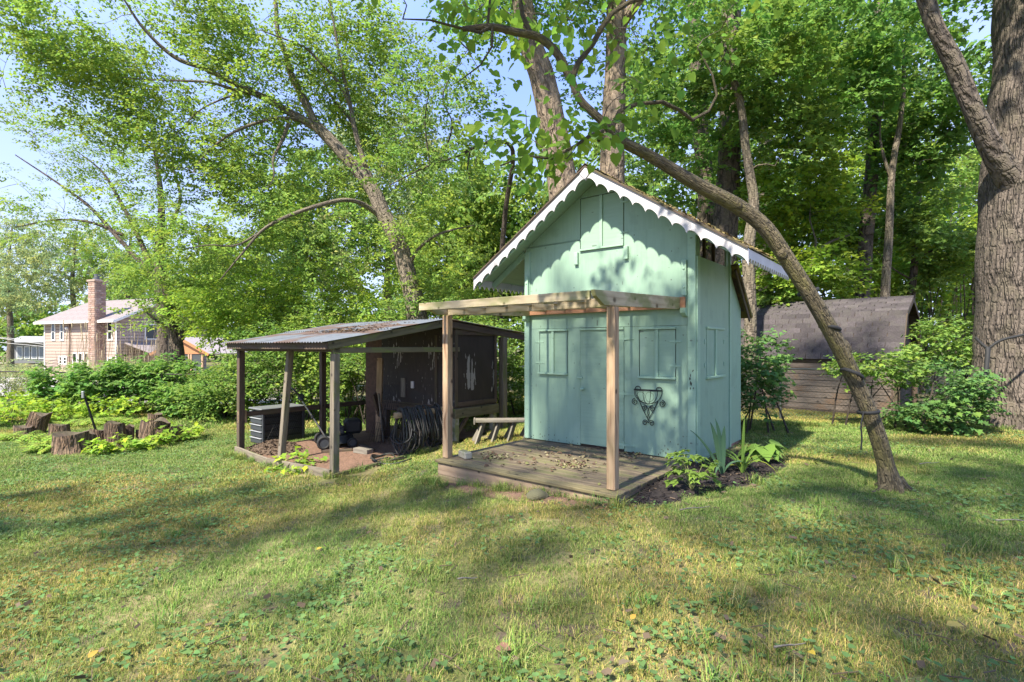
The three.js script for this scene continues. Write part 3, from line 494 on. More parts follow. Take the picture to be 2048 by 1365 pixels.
  part(coop, 'base_board', bar([-1.6, gy(-1.6, -0.12) + 0.05, 0.13], [-0.04, gy(0, 0) + 0.03, 0.02], 0.038, 0.16, 0.006), M.greyPost);
  part(coop, 'base_board', bar([0.0, gy(0, 0) + 0.0, 0.02], [0.02, gy(0, 2.3) + 0.0, -2.4], 0.04, 0.10, 0.006), M.mossRail);
  // the hen house: dark panels on a heavy timber frame, raised on legs
  const b0 = 2.33, b1 = 3.44, X0 = -2.03, by = 0.53;
  { const g = extrude([[b0 + 0.02, by], [b1 - 0.02, by], [b1 - 0.02, 1.78], [b0 + 0.02, 1.78]], 0.02); g.rotateY(Math.PI / 2); g.translate(-0.02, 0, 0); part(coop, 'house_panel', g, M.peelSide); }
  const lf = part(coop, 'house_panel', extrude([[X0, by], [0, by], [0, slope(b0) - 0.12], [X0, slope(b0) - 0.12]], 0.02).translate(0, 0, -b0 - 0.02), M.peel); void lf;
  part(coop, 'house_panel', boxAt(X0, 0, by, 1.68, -b1, -b1 + 0.02, 0.003), M.peel);
  part(coop, 'house_floor', boxAt(X0, 0, by - 0.03, by, -b1, -b0, 0.003), M.oldPost);
  for (const [za, zb] of [[-b0 - 0.07, -b0 - 0.004], [-b1 + 0.004, -b1 + 0.07]]) part(coop, 'corner_post', boxAt(0.001, 0.022, by, 1.80, za, zb, 0.004), M.oldPost);
  part(coop, 'corner_post', boxAt(-0.48, -0.42, by, 1.78, -b0, -b0 + 0.02, 0.004), M.oldPost);
  part(coop, 'top_rail', boxAt(0.001, 0.026, 1.78, 1.87, -b1 - 0.1, -b0, 0.004), M.oldPost);
  part(coop, 'bottom_rail', boxAt(0.001, 0.024, by + 0.002, by + 0.075, -b1 + 0.07, -b0 - 0.07, 0.004), M.oldPost);
  part(coop, 'floor_beam', boxAt(-0.02, 0.045, by - 0.20, by - 0.032, -b1 - 0.02, -b0 + 0.02, 0.006), M.mossRail);
  part(coop, 'floor_beam', boxAt(X0, -0.022, by - 0.18, by - 0.03, -b0 - 0.02, -b0 + 0.04, 0.006), M.oldPost);
  for (const [X, v] of [[-0.03, b0 + 0.05], [-0.03, b1 - 0.06], [X0 + 0.1, b0 + 0.05], [X0 + 0.1, b1 - 0.06]]) part(coop, 'house_leg', bar([X, gy(X, v) - 0.05, -v], [X, by - 0.19, -v], 0.10, 0.10, 0.006), X > -1 ? M.concrete : M.oldPost);
  part(coop, 'brace', bar([-0.02, 0.05, -b0 - 0.08], [-0.02, 0.33, -b0 - 0.34], 0.05, 0.07, 0.004), M.oldPost);
  // chewed end post behind the hen house
  part(coop, 'post', bar([-0.02, gy(0, b1 + 0.2) - 0.05, -b1 - 0.22], [-0.02, 1.75, -b1 - 0.22], 0.12, 0.12, 0.008), M.greyPost);
  // fixtures on the hen-house wall
  part(coop, 'wall_board', boxAt(-1.42, -1.30, 0.62, 0.98, -b0 + 0.001, -b0 + 0.02, 0.003), M.greyPlank);
  part(coop, 'switch_box', boxAt(-1.12, -1.05, 0.80, 0.93, -b0 + 0.001, -b0 + 0.03, 0.004), M.white);
  // beam carrying the hoses
  part(coop, 'hose_beam', boxAt(-0.12, -0.03, 0.46, 0.545, -b0 - 0.01, -1.12, 0.006), M.post);
  part(coop, 'beam_leg', bar([-0.075, gy(0, 1.3) - 0.04, -1.9], [-0.075, 0.46, -1.9], 0.08, 0.08, 0.005), M.oldPost);
  // litter on the sheets
  const q = rng(313), bits = []; for (let i = 0; i < 700; i++) { const X = -1.4 + 1.3 * q() - 0.4 * q(), v = 0.6 + 1.3 * q() * q() + 0.2 * q(), g = new THREE.PlaneGeometry(0.02 + 0.04 * q(), 0.01 + 0.02 * q()); g.rotateX(-Math.PI / 2 + (q() - 0.5)); g.rotateY(q() * 6); g.translate(X, slope(v) + 0.03 + 0.012 * q(), -v); bits.push(g); }
  part(coop, 'leaf_litter', joined(bits), flat(0.14, 0.09, 0.05, { side: THREE.DoubleSide, roughness: 1 })).userData.kind = 'stuff';
  // bare earth inside the run
  const pos = [], uv = [], idx = [], n = 16; for (let j = 0; j <= n; j++) for (let i = 0; i <= n; i++) { const X = lerp(-L, 0.0, i / n), v = lerp(-0.02, 3.4, j / n), [x, d] = fromCoop(X, v); pos.push(x, land(x, d) + 0.02 + 0.03 * noise2(x * 2, d * 2, 9), -d); uv.push(x, d); }
  for (let j = 0; j < n; j++) for (let i = 0; i < n; i++) { const a = j * (n + 1) + i, b = a + n + 1; idx.push(a, a + 1, b, b, a + 1, b + 1); }
  structure('dirt_floor', fromArrays(pos, uv, idx), M.soil);
}
const gnd = (X, v) => { const [x, d] = fromCoop(X, v); return [x, land(x, d) + 0.035, d]; };
// ---- things kept in and round the run
{ // hoses: thirty loops over the beam
  const t = thing('hose_bundle', 'tangled bundle of black garden hose draped over coop beam', 'hose', fromCoop(-0.075, 1.15).reduce((a, v, i) => i ? [a[0], 0, v] : [v], [0]), YAW);
  const [hx, hd] = fromCoop(-0.075, 1.15); t.position.set(hx, 0, -hd);
  const q = rng(1234), hm = [flat(0.02, 0.0195, 0.02, { roughness: 0.55 }), flat(0.038, 0.033, 0.031, { roughness: 0.6 }), flat(0.022, 0.026, 0.024, { roughness: 0.5 })];
  for (let i = 0; i < 44; i++) {
    const z = -0.06 - 0.80 * q(), top = 0.555 + 0.02 * Math.floor(q() * 4), bot = Math.max(-0.13, -0.14 + Math.pow(q(), 1.6) * 0.38), wd = 0.07 + 0.13 * q(), sw = (q() - 0.5) * 0.4, sp = (q() - 0.5) * 0.18;
    const pts = [[0, top, z], [-0.055, top - 0.03, z], [-wd, 0.3, z + sp * 0.4], [-wd * 1.1 + sw * 0.1, lerp(bot, 0.3, 0.35), z + sp + sw * 0.5], [sw * 0.3, bot, z + sp + sw * 0.7], [wd * 1.1, lerp(bot, 0.3, 0.3), z + sp * 0.6 + sw * 0.3], [wd, 0.3, z + sp * 0.2], [0.055, top - 0.03, z]];
    part(t, 'hose_loop', tube(pts.map((p) => new THREE.Vector3(...p)), [0.0115], 6, { step: 0.06, closed: true, cap: false }), hm[i % 3]);
  }
  for (let i = 0; i < 3; i++) { const r = 0.16 + 0.06 * i; part(t, 'hose_loop', tube(Array.from({ length: 14 }, (_, k) => { const a = k / 14 * 6.283; return new THREE.Vector3(-0.18 + r * 1.25 * Math.cos(a) + 0.1 * i, -0.145 + 0.02 * Math.sin(3 * a + i), 0.12 + r * Math.sin(a)); }), [0.0115], 6, { closed: true, cap: false, step: 0.06 }), hm[i]); }
}
{ // push mower
  const p = gnd(-1.95, 1.28); const t = thing('lawn_mower', 'black push lawn mower parked under the coop roof', 'lawn mower', p, 0.45);
  part(t, 'mower_deck', (() => { const g = new THREE.CylinderGeometry(0.24, 0.29, 0.13, 20, 1); g.scale(1.15, 1, 0.92); g.translate(0, 0.15, 0); return g; })(), M.blackPlastic);
  const eng = part(t, 'engine', joined([move(cbox(0.26, 0.13, 0.24, 0.03), 0, 0.28, 0), move(cbox(0.2, 0.06, 0.2, 0.02), 0, 0.365, 0), new THREE.CylinderGeometry(0.08, 0.085, 0.03, 16).translate(0, 0.405, 0)]), M.greyPlastic);
  part(eng, 'fuel_cap', new THREE.CylinderGeometry(0.028, 0.028, 0.03, 10).translate(0.1, 0.36, 0.08), M.blackPlastic);
  part(eng, 'badge', boxAt(-0.05, 0.05, 0.22, 0.29, 0.121, 0.124, 0.001), flat(0.45, 0.36, 0.16));
  part(t, 'grass_bag', (() => { const g = cbox(0.30, 0.26, 0.36, 0.05); g.translate(0.30, 0.34, -0.1); return g; })(), M.rubber);
  for (const [x, r] of [[0.24, 0.09], [-0.24, 0.12]]) for (const z of [-0.26, 0.26]) { const w = part(t, 'wheel', new THREE.TorusGeometry(r * 0.78, r * 0.22, 8, 20).translate(x, r, z), M.rubber); part(w, 'hub', new THREE.CylinderGeometry(r * 0.62, r * 0.62, 0.03, 14).rotateX(Math.PI / 2).translate(x, r, z), M.greyPlastic); }
  for (const z of [-0.19, 0.19]) { const hd = part(t, 'handle_tube', tube([[-0.2, 0.2, z], [-0.36, 0.48, z], [-0.60, 0.88, z]].map((a) => new THREE.Vector3(...a)), [0.014], 8, { step: 0.08 }), M.steel); part(hd, 'clamp', move(cbox(0.05, 0.07, 0.04, 0.01), -0.42, 0.58, z), M.blackPlastic); }
  part(t, 'cross_bar', bar([-0.45, 0.62, -0.19], [-0.45, 0.62, 0.19], 0.022, 0.022, 0.008), M.steel);
  part(t, 'control_panel', joined([move(cbox(0.07, 0.07, 0.46, 0.02), -0.6, 0.89, 0), move(cbox(0.1, 0.09, 0.13, 0.02), -0.6, 0.93, 0.05)]), M.blackPlastic);
  part(t, 'bail_bar', tube([[-0.6, 0.92, -0.2], [-0.72, 1.06, -0.19], [-0.74, 1.08, 0], [-0.72, 1.06, 0.19], [-0.6, 0.92, 0.2]].map((a) => new THREE.Vector3(...a)), [0.013], 8, { step: 0.05 }), M.blackPlastic);
}
{ // compost bin: slatted plastic side towards the sun, wire mesh on the long side
  const [x, d] = fromCoop(-3.62, 0.62); const t = thing('compost_bin', 'black slatted plastic compost bin behind the run', 'compost bin', [x, land(x, d), d], YAW);
  const w = 0.45, l = 0.82, h = 0.66;
  part(t, 'bin_body', boxAt(-w / 2 + 0.02, w / 2 - 0.02, 0, h - 0.02, -l, -0.02, 0.01), M.rubber);
  for (let i = 0; i < 5; i++) { const sl = part(t, 'slat', boxAt(-w / 2, w / 2, 0.02 + i * 0.125, 0.115 + i * 0.125, -0.022, 0.012, 0.012), M.greyPlastic); part(sl, 'slat_lip', boxAt(-w / 2, w / 2, 0.117 + i * 0.125, 0.13 + i * 0.125, -0.02, 0.03, 0.004), flat(0.3, 0.31, 0.33, { roughness: 0.4 })); }
  for (let i = 0; i < 5; i++) part(t, 'slat', boxAt(w / 2 - 0.018, w / 2 + 0.012, 0.02 + i * 0.125, 0.14 + i * 0.125, -l, -0.03, 0.008), M.blackPlastic);
  for (const z of [-0.02, -l]) part(t, 'corner_post', boxAt(w / 2 - 0.02, w / 2 + 0.03, 0, h, z - 0.03, z + 0.02, 0.01), M.greyPlastic);
  part(t, 'lid', boxAt(-w / 2 - 0.03, w / 2 + 0.04, h, h + 0.035, -l - 0.03, 0.04, 0.012), flat(0.14, 0.145, 0.15, { roughness: 0.45 }));
  const wires = []; for (let i = 0; i < 26; i++) for (const s of [-1, 1]) { const z0 = -0.03 - i * 0.042, z1 = z0 + s * 0.34; if (z1 < -l || z1 > 0) continue; wires.push(bar([w / 2 + 0.034, 0.0, z0], [w / 2 + 0.034, h, z1], 0.003, 0.003, 0.001)); }
  part(t, 'wire_mesh', joined(wires), flat(0.09, 0.09, 0.09, { metalness: 0.5, roughness: 0.5 })).userData.kind = 'stuff';
}
{ // heap of old leaves and stalks by the corner post
  const q = rng(88), list = [], [x, d] = fromCoop(-2.62, 0.5);
  for (let i = 0; i < 1100; i++) { const a = q() * 6.28, r = Math.pow(q(), 0.6) * 0.62, h = 0.20 * (1 - Math.pow(r / 0.65, 1.5)); const g = new THREE.PlaneGeometry(0.02 + 0.05 * q(), 0.008 + 0.018 * q()); g.rotateX(q() * 3); g.rotateY(q() * 6.28); g.translate(Math.cos(a) * r * 1.1, h * (0.55 + 0.45 * q()) + 0.005, Math.sin(a) * r * 0.75); list.push(g); }
  list.push((() => { const g = new THREE.SphereGeometry(0.55, 16, 8, 0, 6.3, 0, 1.57); g.scale(1, 0.25, 0.7); return g; })());
  const m = shade(new THREE.Mesh(joined(list), flat(0.10, 0.068, 0.046, { side: THREE.DoubleSide, roughness: 1 }))); m.name = 'leaf_pile'; m.position.set(x, land(x, d) + 0.01, -d); m.rotation.y = YAW; m.userData = { kind: 'stuff', label: 'heap of brown leaves and stalks inside the run', category: 'leaves' }; scene.add(m);
}
{ // leaning boards and wire panels
  const lean = (name, label, cat, a, b, w, h, m, group) => { const t = thing(name, label, cat, a, 0, group); const rel = (p) => [p[0] - a[0], p[1] - a[1], -(p[2] - a[2])]; part(t, 'board', bar([0, 0, 0], rel(b), w, h, 0.004), m); return t; };
  const at = (x, y, d) => { const p = px(x, y, d); return p; };
  const q1 = gnd(-1.62, 1.95); lean('timber_post', 'square timber stud standing loose between mower and brown board', 'timber', [q1[0], q1[1], q1[2]], [q1[0] + 0.02, 1.36, q1[2] + 0.06], 0.1, 0.1, M.post);
  const p1 = gnd(-1.72, 2.22); lean('plank', 'dark narrow plank leaning on the hen house', 'plank', p1, at(748, 788, 9.5), 0.04, 0.12, M.oldPost);
  const p2 = gnd(-1.5, 1.98); lean('plank', 'pale grey narrow plank leaning on the hen house', 'plank', p2, at(757, 788, 9.45), 0.025, 0.07, M.greyPlank);
  const bs = gnd(-2.06, 2.42); const sh = thing('fibre_board', 'tall reddish brown sheet of chipboard standing beside hen house', 'board', bs, YAW); part(sh, 'sheet', boxAt(-0.62, 0.0, 0, 1.92, -0.015, 0.0, 0.002), M.osb);
  part(sh, 'batten', boxAt(-0.16, -0.05, 1.2, 1.36, 0.001, 0.02, 0.003), M.post);
  const panel = (X, v, turn, label) => { const p = gnd(X, v), t = thing('wire_panel', label, 'wire panel', p, YAW + turn); t.rotation.order = 'YXZ'; t.rotation.x = -0.22; for (let i = 0; i < 7; i++) part(t, 'wire', bar([(-0.27 + i * 0.09), 0, 0], [(-0.27 + i * 0.09) * 0.35, 1.08, 0], 0.005, 0.005, 0.001), M.iron); for (let j = 1; j < 8; j++) { const w = 0.27 * lerp(1, 0.35, j / 9); part(t, 'wire', bar([-w, j * 0.125, 0.005], [w, j * 0.125, 0.005], 0.005, 0.005, 0.001), M.iron); } };
  panel(-1.28, 1.86, 0.12, 'tapered wire trellis leaning closest to the hose bundle'); panel(-1.5, 1.80, -0.15, 'tapered wire trellis leaning closest to the chipboard sheet');
  const off = (X, v, len, w, h, turn, label, m) => { const t = thing('wood_offcut', label, 'timber', gnd(X, v), YAW + turn); part(t, 'board', boxAt(-len / 2, len / 2, 0, h, -w / 2, w / 2, 0.005), m); };
  off(-1.2, 1.4, 0.62, 0.09, 0.045, -0.3, 'short dark beam lying on the dirt before the trellises', M.oldPost);
  off(-0.95, 1.15, 0.34, 0.14, 0.08, 0.1, 'pale squared block lying on the dirt of the run', M.greyPlank);
  off(-1.45, 0.98, 0.5, 0.06, 0.05, 0.9, 'thin brown offcut lying beside the mower', M.oldPost);
  // white sack slumped under the hen house
  const g = new THREE.SphereGeometry(0.2, 20, 14); const P = g.attributes.position; for (let i = 0; i < P.count; i++) { const x = P.getX(i), y = P.getY(i), z = P.getZ(i), n = 1 + 0.35 * (noise2(x * 9 + 5, y * 9 + z * 7, 61) - 0.5); const top = smooth(0.02, 0.2, y); P.setXYZ(i, x * n * (1 - 0.45 * top), Math.max(-0.13, y * 1.35 * n), z * n * 0.7 * (1 - 0.45 * top)); } g.computeVertexNormals();
  const sp = gnd(-0.95, 2.4); single('feed_sack', 'crumpled white sack slumped under the hen house', 'sack', g, mat(dataTex(128, 128, (u, v) => mix3([0.5, 0.48, 0.46], [0.26, 0.17, 0.12], smooth(0.55, 0.62, fbm(u * 5, v * 5, 5, 5, 511, 3)))), null, 1, { roughness: 0.7 })).position.set(sp[0], sp[1] + 0.12, -sp[2]);
}
{ // low bench with paired splayed legs behind the deck
  const t = thing('bench', 'low grey plank bench on crossed legs beside playhouse', 'bench', [-0.62, land(-0.3, 8.6), 8.75], 0.06);
  const H = 0.38; part(t, 'bench_top', boxAt(0, 1.3, H - 0.05, H, -0.10, 0.12, 0.006), M.greyPlank);
  part(t, 'end_cap', boxAt(-0.025, 0.004, H - 0.085, H + 0.012, -0.11, 0.13, 0.01), M.greyPlank);
  for (let i = 0; i < 4; i++) { const x = 0.10 + i * 0.26; for (const s of [-1, 1]) part(t, 'leg', bar([x - 0.13 + (s > 0 ? 0.05 : 0), -0.03, s * 0.16], [x + 0.05, H - 0.05, s * 0.02], 0.035, 0.085, 0.005), M.greyPlank); part(t, 'brace', bar([x - 0.03, H - 0.052, 0.03], [x + 0.0, H - 0.17, 0.05], 0.03, 0.06, 0.004), M.oldPost); }
}
// ================================================================ gambrel-roofed shed in the trees
const YG = -45.5 * Math.PI / 180;
const barn = thing('storage_shed', 'gambrel roofed storage shed with dark purple shingles and plank walls', 'shed', [8.02, land(8, 10.7) - 0.02, 10.75], YG);
{
  const L = 4.6, Wd = 2.3, eave = 1.26, knee = 2.24, ridge = 2.60, kx = 0.42;      // local x: 0 at the open end, -L at the far end; z: 0 front, -Wd back
  const boards = 9, bh = (eave - 0.06) / boards;
  for (let i = 0; i < boards; i++) for (const [a, b] of [[-L, -2.3], [-2.298, -0.02]]) part(barn, 'siding_board', boxAt(a, b, 0.06 + i * bh, 0.06 + (i + 1) * bh - 0.012, -0.03, -0.006 + rr(-0.003, 0.003), 0.005), M.sidingWood);
  part(barn, 'sill_beam', boxAt(-L, 0, -0.06, 0.055, -0.12, 0.02, 0.006), M.oldPost);
  part(barn, 'wall_backing', boxAt(-L, -0.03, 0.06, eave, -0.05, -0.032, 0.002), M.oldPost);
  part(barn, 'back_wall', boxAt(-L, 0, 0.0, eave, -Wd, -Wd + 0.03, 0.004), M.sidingWood);
  const prof = [[0, 0], [0, eave], [kx, knee], [Wd / 2, ridge], [Wd - kx, knee], [Wd, eave], [Wd, 0]];
  for (const x of [-L + 0.02, -0.14]) { const g = extrude(prof.map(([z, y]) => [z, y - 0.03]).reverse(), 0.03); g.rotateY(Math.PI / 2); g.translate(x, 0.03, 0); part(barn, 'gable_wall', g, M.oldPost); }
  for (const [z0, z1] of [[-0.08, 0.0], [-Wd, -Wd + 0.08]]) part(barn, 'corner_post', boxAt(-0.10, 0.0, 0, eave, z0, z1, 0.006), M.oldPost);
  part(barn, 'trim_board', boxAt(-L, 0.02, eave - 0.12, eave - 0.005, -0.004, 0.02, 0.004), M.oldPost);
  // shingles laid in courses on the four slopes
  const slopes = [[[0.06, eave - 0.05], [-kx, knee]], [[-kx, knee], [-Wd / 2, ridge]], [[-Wd / 2, ridge], [-Wd + kx, knee]], [[-Wd + kx, knee], [-Wd - 0.06, eave - 0.05]]];
  slopes.forEach(([[z0, y0], [z1, y1]], si) => {
    const len = Math.hypot(z1 - z0, y1 - y0), grp = new THREE.Group(); grp.name = 'roof_slope'; barn.add(grp);
    grp.position.set(0, y0, z0); grp.rotation.x = Math.atan2(y1 - y0, -(z1 - z0)) * 1;   // local -z runs along the slope, y outwards
    part(grp, 'roof_deck', boxAt(-L - 0.05, 0.06, -0.03, -0.008, -len, 0, 0.003), M.oldPost);
    const rows = Math.round(len / 0.127), ex = len / rows, q = rng(600 + si); if (si > 1) { part(grp, 'shingle_field', boxAt(-L - 0.07, 0.08, -0.007, 0.004, -len, 0, 0.003), M.shingle[0]); return; }
    const geo = [0, 1, 2, 3].map(() => cbox(0.295, 0.016, ex + 0.035, 0.003)); 
    for (let r = 0; r < rows; r++) for (let x = 0.08 - (r % 2 ? 0.153 : 0) - 0.02 * ((r * 7) % 3), k = 0; x > -L + 0.2; x -= 0.305, k++) {
      if (x < -3.6) continue;
      const flip = si >= 2, z = flip ? -len + (r + 0.5) * ex : -(r + 0.5) * ex;
      let x1 = x, g = geo[(r * 5 + k) % 4]; if (k === 0) { const w = 0.302 - 0.02 - 0.0 + (0.08 - x); g = cbox(0.295 + (0.08 - x), 0.016, ex + 0.035, 0.003); x1 = x; part(grp, 'shingle', g, M.shingle[Math.floor(q() * 4)], [(0.08 + x - 0.30) / 2, 0.006 + 0.003 * q(), z - 0.012], [0.05, 0, 0]); continue; }
      part(grp, 'shingle', g, M.shingle[Math.floor(q() * 4)], [x1 - 0.151, 0.006 + 0.004 * q(), z - 0.012], [0.05, 0, (q() - 0.5) * 0.01]);
    }
  });
  part(barn, 'rake_board', joined(slopes.map(([[z0, y0], [z1, y1]]) => bar([0.07, y0 - 0.06, z0], [0.07, y1 - 0.06, z1], 0.02, 0.10, 0.003))), M.oldPost);
  const q = rng(44), bits = []; for (let i = 0; i < 130; i++) { const x = -L + 4.6 * q(), t = q() * 0.9, g = new THREE.PlaneGeometry(0.05 + 0.04 * q(), 0.012 + 0.015 * q()); g.rotateX(-Math.PI / 2 + (q() - 0.5) * 0.6); g.rotateY(q() * 6); g.translate(x, lerp(knee, ridge, t) + 0.015, lerp(-kx, -Wd / 2, t)); bits.push(g); }
  part(barn, 'leaf_litter', joined(bits), flat(0.25, 0.2, 0.1, { side: THREE.DoubleSide })).userData.kind = 'stuff';
}
// chain-link fence before the shed
function chainFence(name, label, a, b, h, nPost, cell, color, group) {
  const t = thing(name, label, 'fence', [a[0], land(a[0], a[1]), a[1]], 0, group), dx = b[0] - a[0], dz = -(b[1] - a[1]), L = Math.hypot(dx, dz); t.rotation.y = Math.atan2(-dz, dx);
  const m = flat(...color, { metalness: 0.5, roughness: 0.5 });
  for (let i = 0; i < nPost; i++) part(t, 'post', new THREE.CylinderGeometry(0.024, 0.024, h + 0.1, 10).translate(i / (nPost - 1) * L, h / 2 - 0.03, 0), m);
  part(t, 'top_rail', new THREE.CylinderGeometry(0.018, 0.018, L, 8).rotateZ(Math.PI / 2).translate(L / 2, h, 0), m);
  const ws = []; for (let x = -h; x < L; x += cell) for (const s of [-1, 1]) { let x0 = x, y0 = 0, x1 = x + h, y1 = h; if (x0 < 0) { y0 = -x0; x0 = 0; } if (x1 > L) { y1 = h - (x1 - L); x1 = L; } if (y1 - y0 < 0.03) continue; const p = s > 0 ? [[x0, y0], [x1, y1]] : [[x0, h - y0], [x1, h - y1]]; ws.push(bar([p[0][0], p[0][1], s * 0.002], [p[1][0], p[1][1], s * 0.002], 0.003, 0.003, 0.0008)); }
  const wm = part(t, 'wire_mesh', joined(ws), m); wm.userData.kind = 'stuff'; return t;
}
chainFence('chain_link_fence', 'low grey chain link fence in front of the storage shed', [4.0, 10.9], [8.3, 9.75], 1.0, 4, 0.075, [0.09, 0.095, 0.09]);
// ================================================================ leaves, sprays, trees
function leafShape(kind, s) {                                   // outline points of a leaf along +x, folded a little at the midrib
  if (kind === 'oval') return { tip: s, side: [[0.22, 0.30], [0.62, 0.26]], fold: 0.12 };
  if (kind === 'long') return { tip: s, side: [[0.25, 0.17], [0.65, 0.13]], fold: 0.10 };
  if (kind === 'maple') return { tip: s, side: [[-0.02, 0.30], [0.24, 0.22], [0.42, 0.50], [0.56, 0.22]], fold: 0.10 };
  return { tip: s, side: [[-0.10, 0.24], [0.10, 0.46], [0.50, 0.40]], fold: 0.16 };      // heart
}
function pushLeaf(A, kind, s, M4, col, curl = 0.12) {
  const k = leafShape(kind, s), b = A.pos.length / 3, v = new THREE.Vector3();
  const add = (x, y, z) => { v.set(x, y, z).applyMatrix4(M4); A.pos.push(v.x, v.y, v.z); A.col.push(...col); A.uv.push(0, 0); };
  add(0, 0, 0); add(s, -curl * s, 0); add(s * 0.5, -curl * s * 0.2, 0);
  const n = k.side.length;
  for (const w of [1, -1]) for (const [x, z] of k.side) add(x * s, k.fold * s * z * 2 - curl * s * x * x, w * z * s);
  for (const w of [0, 1]) { const o = b + 3 + w * n; for (let i = 0; i < n; i++) { const p = i ? o + i - 1 : b, q = o + i; if (w === 0) A.idx.push(b + 2, q, p); else A.idx.push(b + 2, p, q); } if (w === 0) A.idx.push(b + 2, b + 1, o + n - 1); else A.idx.push(b + 2, o + n - 1, b + 1); }
}
const _m = new THREE.Matrix4(), _q = new THREE.Quaternion(), _e = new THREE.Euler();
const M4 = (x, y, z, yaw, pitch, roll, s = 1) => new THREE.Matrix4().compose(new THREE.Vector3(x, y, z), new THREE.Quaternion().setFromEuler(new THREE.Euler(roll, yaw, pitch, 'YZX')), new THREE.Vector3(s, s, s));
// a spray: a forked twig carrying leaves, lying along +x
function sprayGeo(kind, size, n, seed, o = {}) {
  const q = rng(seed), A = { pos: [], uv: [], idx: [], col: [] }, len = o.len || 0.5, tw = [];
  const twig = (a, b, r) => { const g = bar(a, b, r, r, 0); const P = g.attributes.position; const base = A.pos.length / 3; for (let i = 0; i < P.count; i++) { A.pos.push(P.getX(i), P.getY(i), P.getZ(i)); A.uv.push(0, 0); A.col.push(0.55, 0.42, 0.5); } for (let i = 0; i < 12; i++) A.idx.push(base + g.index.array[i]); };
  const stems = [[0, 0, 0, len, 0.0, 0]]; for (let i = 0; i < (o.forks ?? 4); i++) { const t = 0.15 + 0.7 * q(); stems.push([len * t, (q() - 0.4) * 0.06, 0, len * (0.35 + 0.35 * q()), (i % 2 ? 1 : -1) * (0.5 + 0.6 * q()), (q() - 0.45) * 0.7]); }
  const tot = stems.reduce((a, s) => a + s[3], 0);
  for (const [x, y, z, l, yaw, pit] of stems) {
    const dx = Math.cos(yaw) * Math.cos(pit), dz = -Math.sin(yaw) * Math.cos(pit), dy = Math.sin(pit) - (o.droop || 0) * 0.3, m = Math.max(2, Math.round(n * l / tot));
    for (let i = 0; i < m; i++) {
      const t = (i + 0.6) / m, sgn = i % 2 ? 1 : -1, X = x + dx * l * t, Y = y + dy * l * t - (o.droop || 0) * 0.12 * t * t, Z = z + dz * l * t;
      const c = 0.74 + 0.5 * q(), y2 = (q() - 0.5) * 0.3, sz = size * (0.65 + 0.6 * q());
      pushLeaf(A, kind, sz, M4(X + (q() - 0.5) * 0.05, Y + (q() - 0.5) * 0.07, Z + (q() - 0.5) * 0.05, yaw + sgn * (0.7 + 0.5 * q()) + (q() - 0.5) * 0.6, -(o.droop || 0.25) + (q() - 0.5) * 0.8, (q() - 0.5) * 1.1), [c * (1 + y2), c, c * (1 - y2)]);
    }
  }
  for (const [x, y, z, l, yaw, pit] of stems) twig([x, y, z], [x + Math.cos(yaw) * Math.cos(pit) * l, y + Math.sin(pit) * l - (o.droop || 0) * 0.3 * l, z - Math.sin(yaw) * Math.cos(pit) * l], o.tw || 0.006);
  return fromArrays(A.pos, A.uv, A.idx, A.col);
}
const SPRAY = {
  elm: [0, 1, 2].map((i) => sprayGeo('oval', 0.085, 34, 700 + i, { len: 0.62, forks: 5, droop: 0.35 })),
  fine: [0, 1].map((i) => sprayGeo('long', 0.085, 36, 710 + i, { len: 0.62, forks: 5, droop: 0.4 })),
  maple: [0, 1, 2].map((i) => sprayGeo('maple', 0.125, 24, 720 + i, { len: 0.62, forks: 4, droop: 0.3 })),
  heart: [0, 1, 2].map((i) => sprayGeo('heart', 0.088, 8, 730 + i, { len: 0.5, forks: 2, droop: 0.5, tw: 0.005 })),
  far: [0, 1].map((i) => sprayGeo('oval', 0.22, 40, 740 + i, { len: 1.3, forks: 6, droop: 0.3, tw: 0.012 })),
  shrub: [0, 1].map((i) => sprayGeo('oval', 0.075, 26, 750 + i, { len: 0.42, forks: 4, droop: 0.25, tw: 0.004 })),
  maplet: [0, 1].map((i) => sprayGeo('maple', 0.10, 15, 760 + i, { len: 0.40, forks: 3, droop: 0.25, tw: 0.004 })),
};
const LEAF = {
  lime: leafMat(0.265, 0.38, 0.06, 0.5), mid: leafMat(0.20, 0.32, 0.055, 0.5), deep: leafMat(0.17, 0.315, 0.055, 0.55), bright: leafMat(0.28, 0.41, 0.045, 0.5), pale: leafMat(0.34, 0.41, 0.17, 0.45), dark: leafMat(0.12, 0.235, 0.055), redbud: leafMat(0.19, 0.33, 0.045, 0.5), fern: leafMat(0.31, 0.45, 0.04, 0.5),
};
// scatter sprays of one kind as the crown (a mass of leaves nobody could count); pts: {p, out, s}
function crown(parent, name, kind, m, pts, tint = 0.18, q = R) {
  const set = SPRAY[kind], per = set.map(() => []); pts.forEach((p, i) => per[i % set.length].push(p));
  per.forEach((list, k) => {
    if (!list.length) return;
    const im = shade(new THREE.InstancedMesh(set[k], m, list.length)); im.name = name; im.userData.kind = 'stuff';
    const mt = new THREE.Matrix4(), qu = new THREE.Quaternion(), e = new THREE.Euler(), c = new THREE.Color();
    list.forEach((p, i) => {
      const yaw = p.yaw !== undefined ? p.yaw : q() * 6.283; const w = kind === 'far' ? 3 : 1; e.set((q() - 0.5) * 0.9 * w, yaw, (p.pitch || 0) + (q() - 0.5) * 0.8 * w, 'YZX'); qu.setFromEuler(e);
      const s = (p.s || 1) * (0.75 + 0.5 * q()); mt.compose(p.p, qu, new THREE.Vector3(s, s, s)); im.setMatrixAt(i, mt);
      const b = 1 + (q() - 0.5) * 2 * tint, h = (q() - 0.5) * tint * 1.2; c.setRGB(b * (1 + h), b, b * (1 - h)); im.setColorAt(i, c);
    });
    parent.add(im);
  });
}
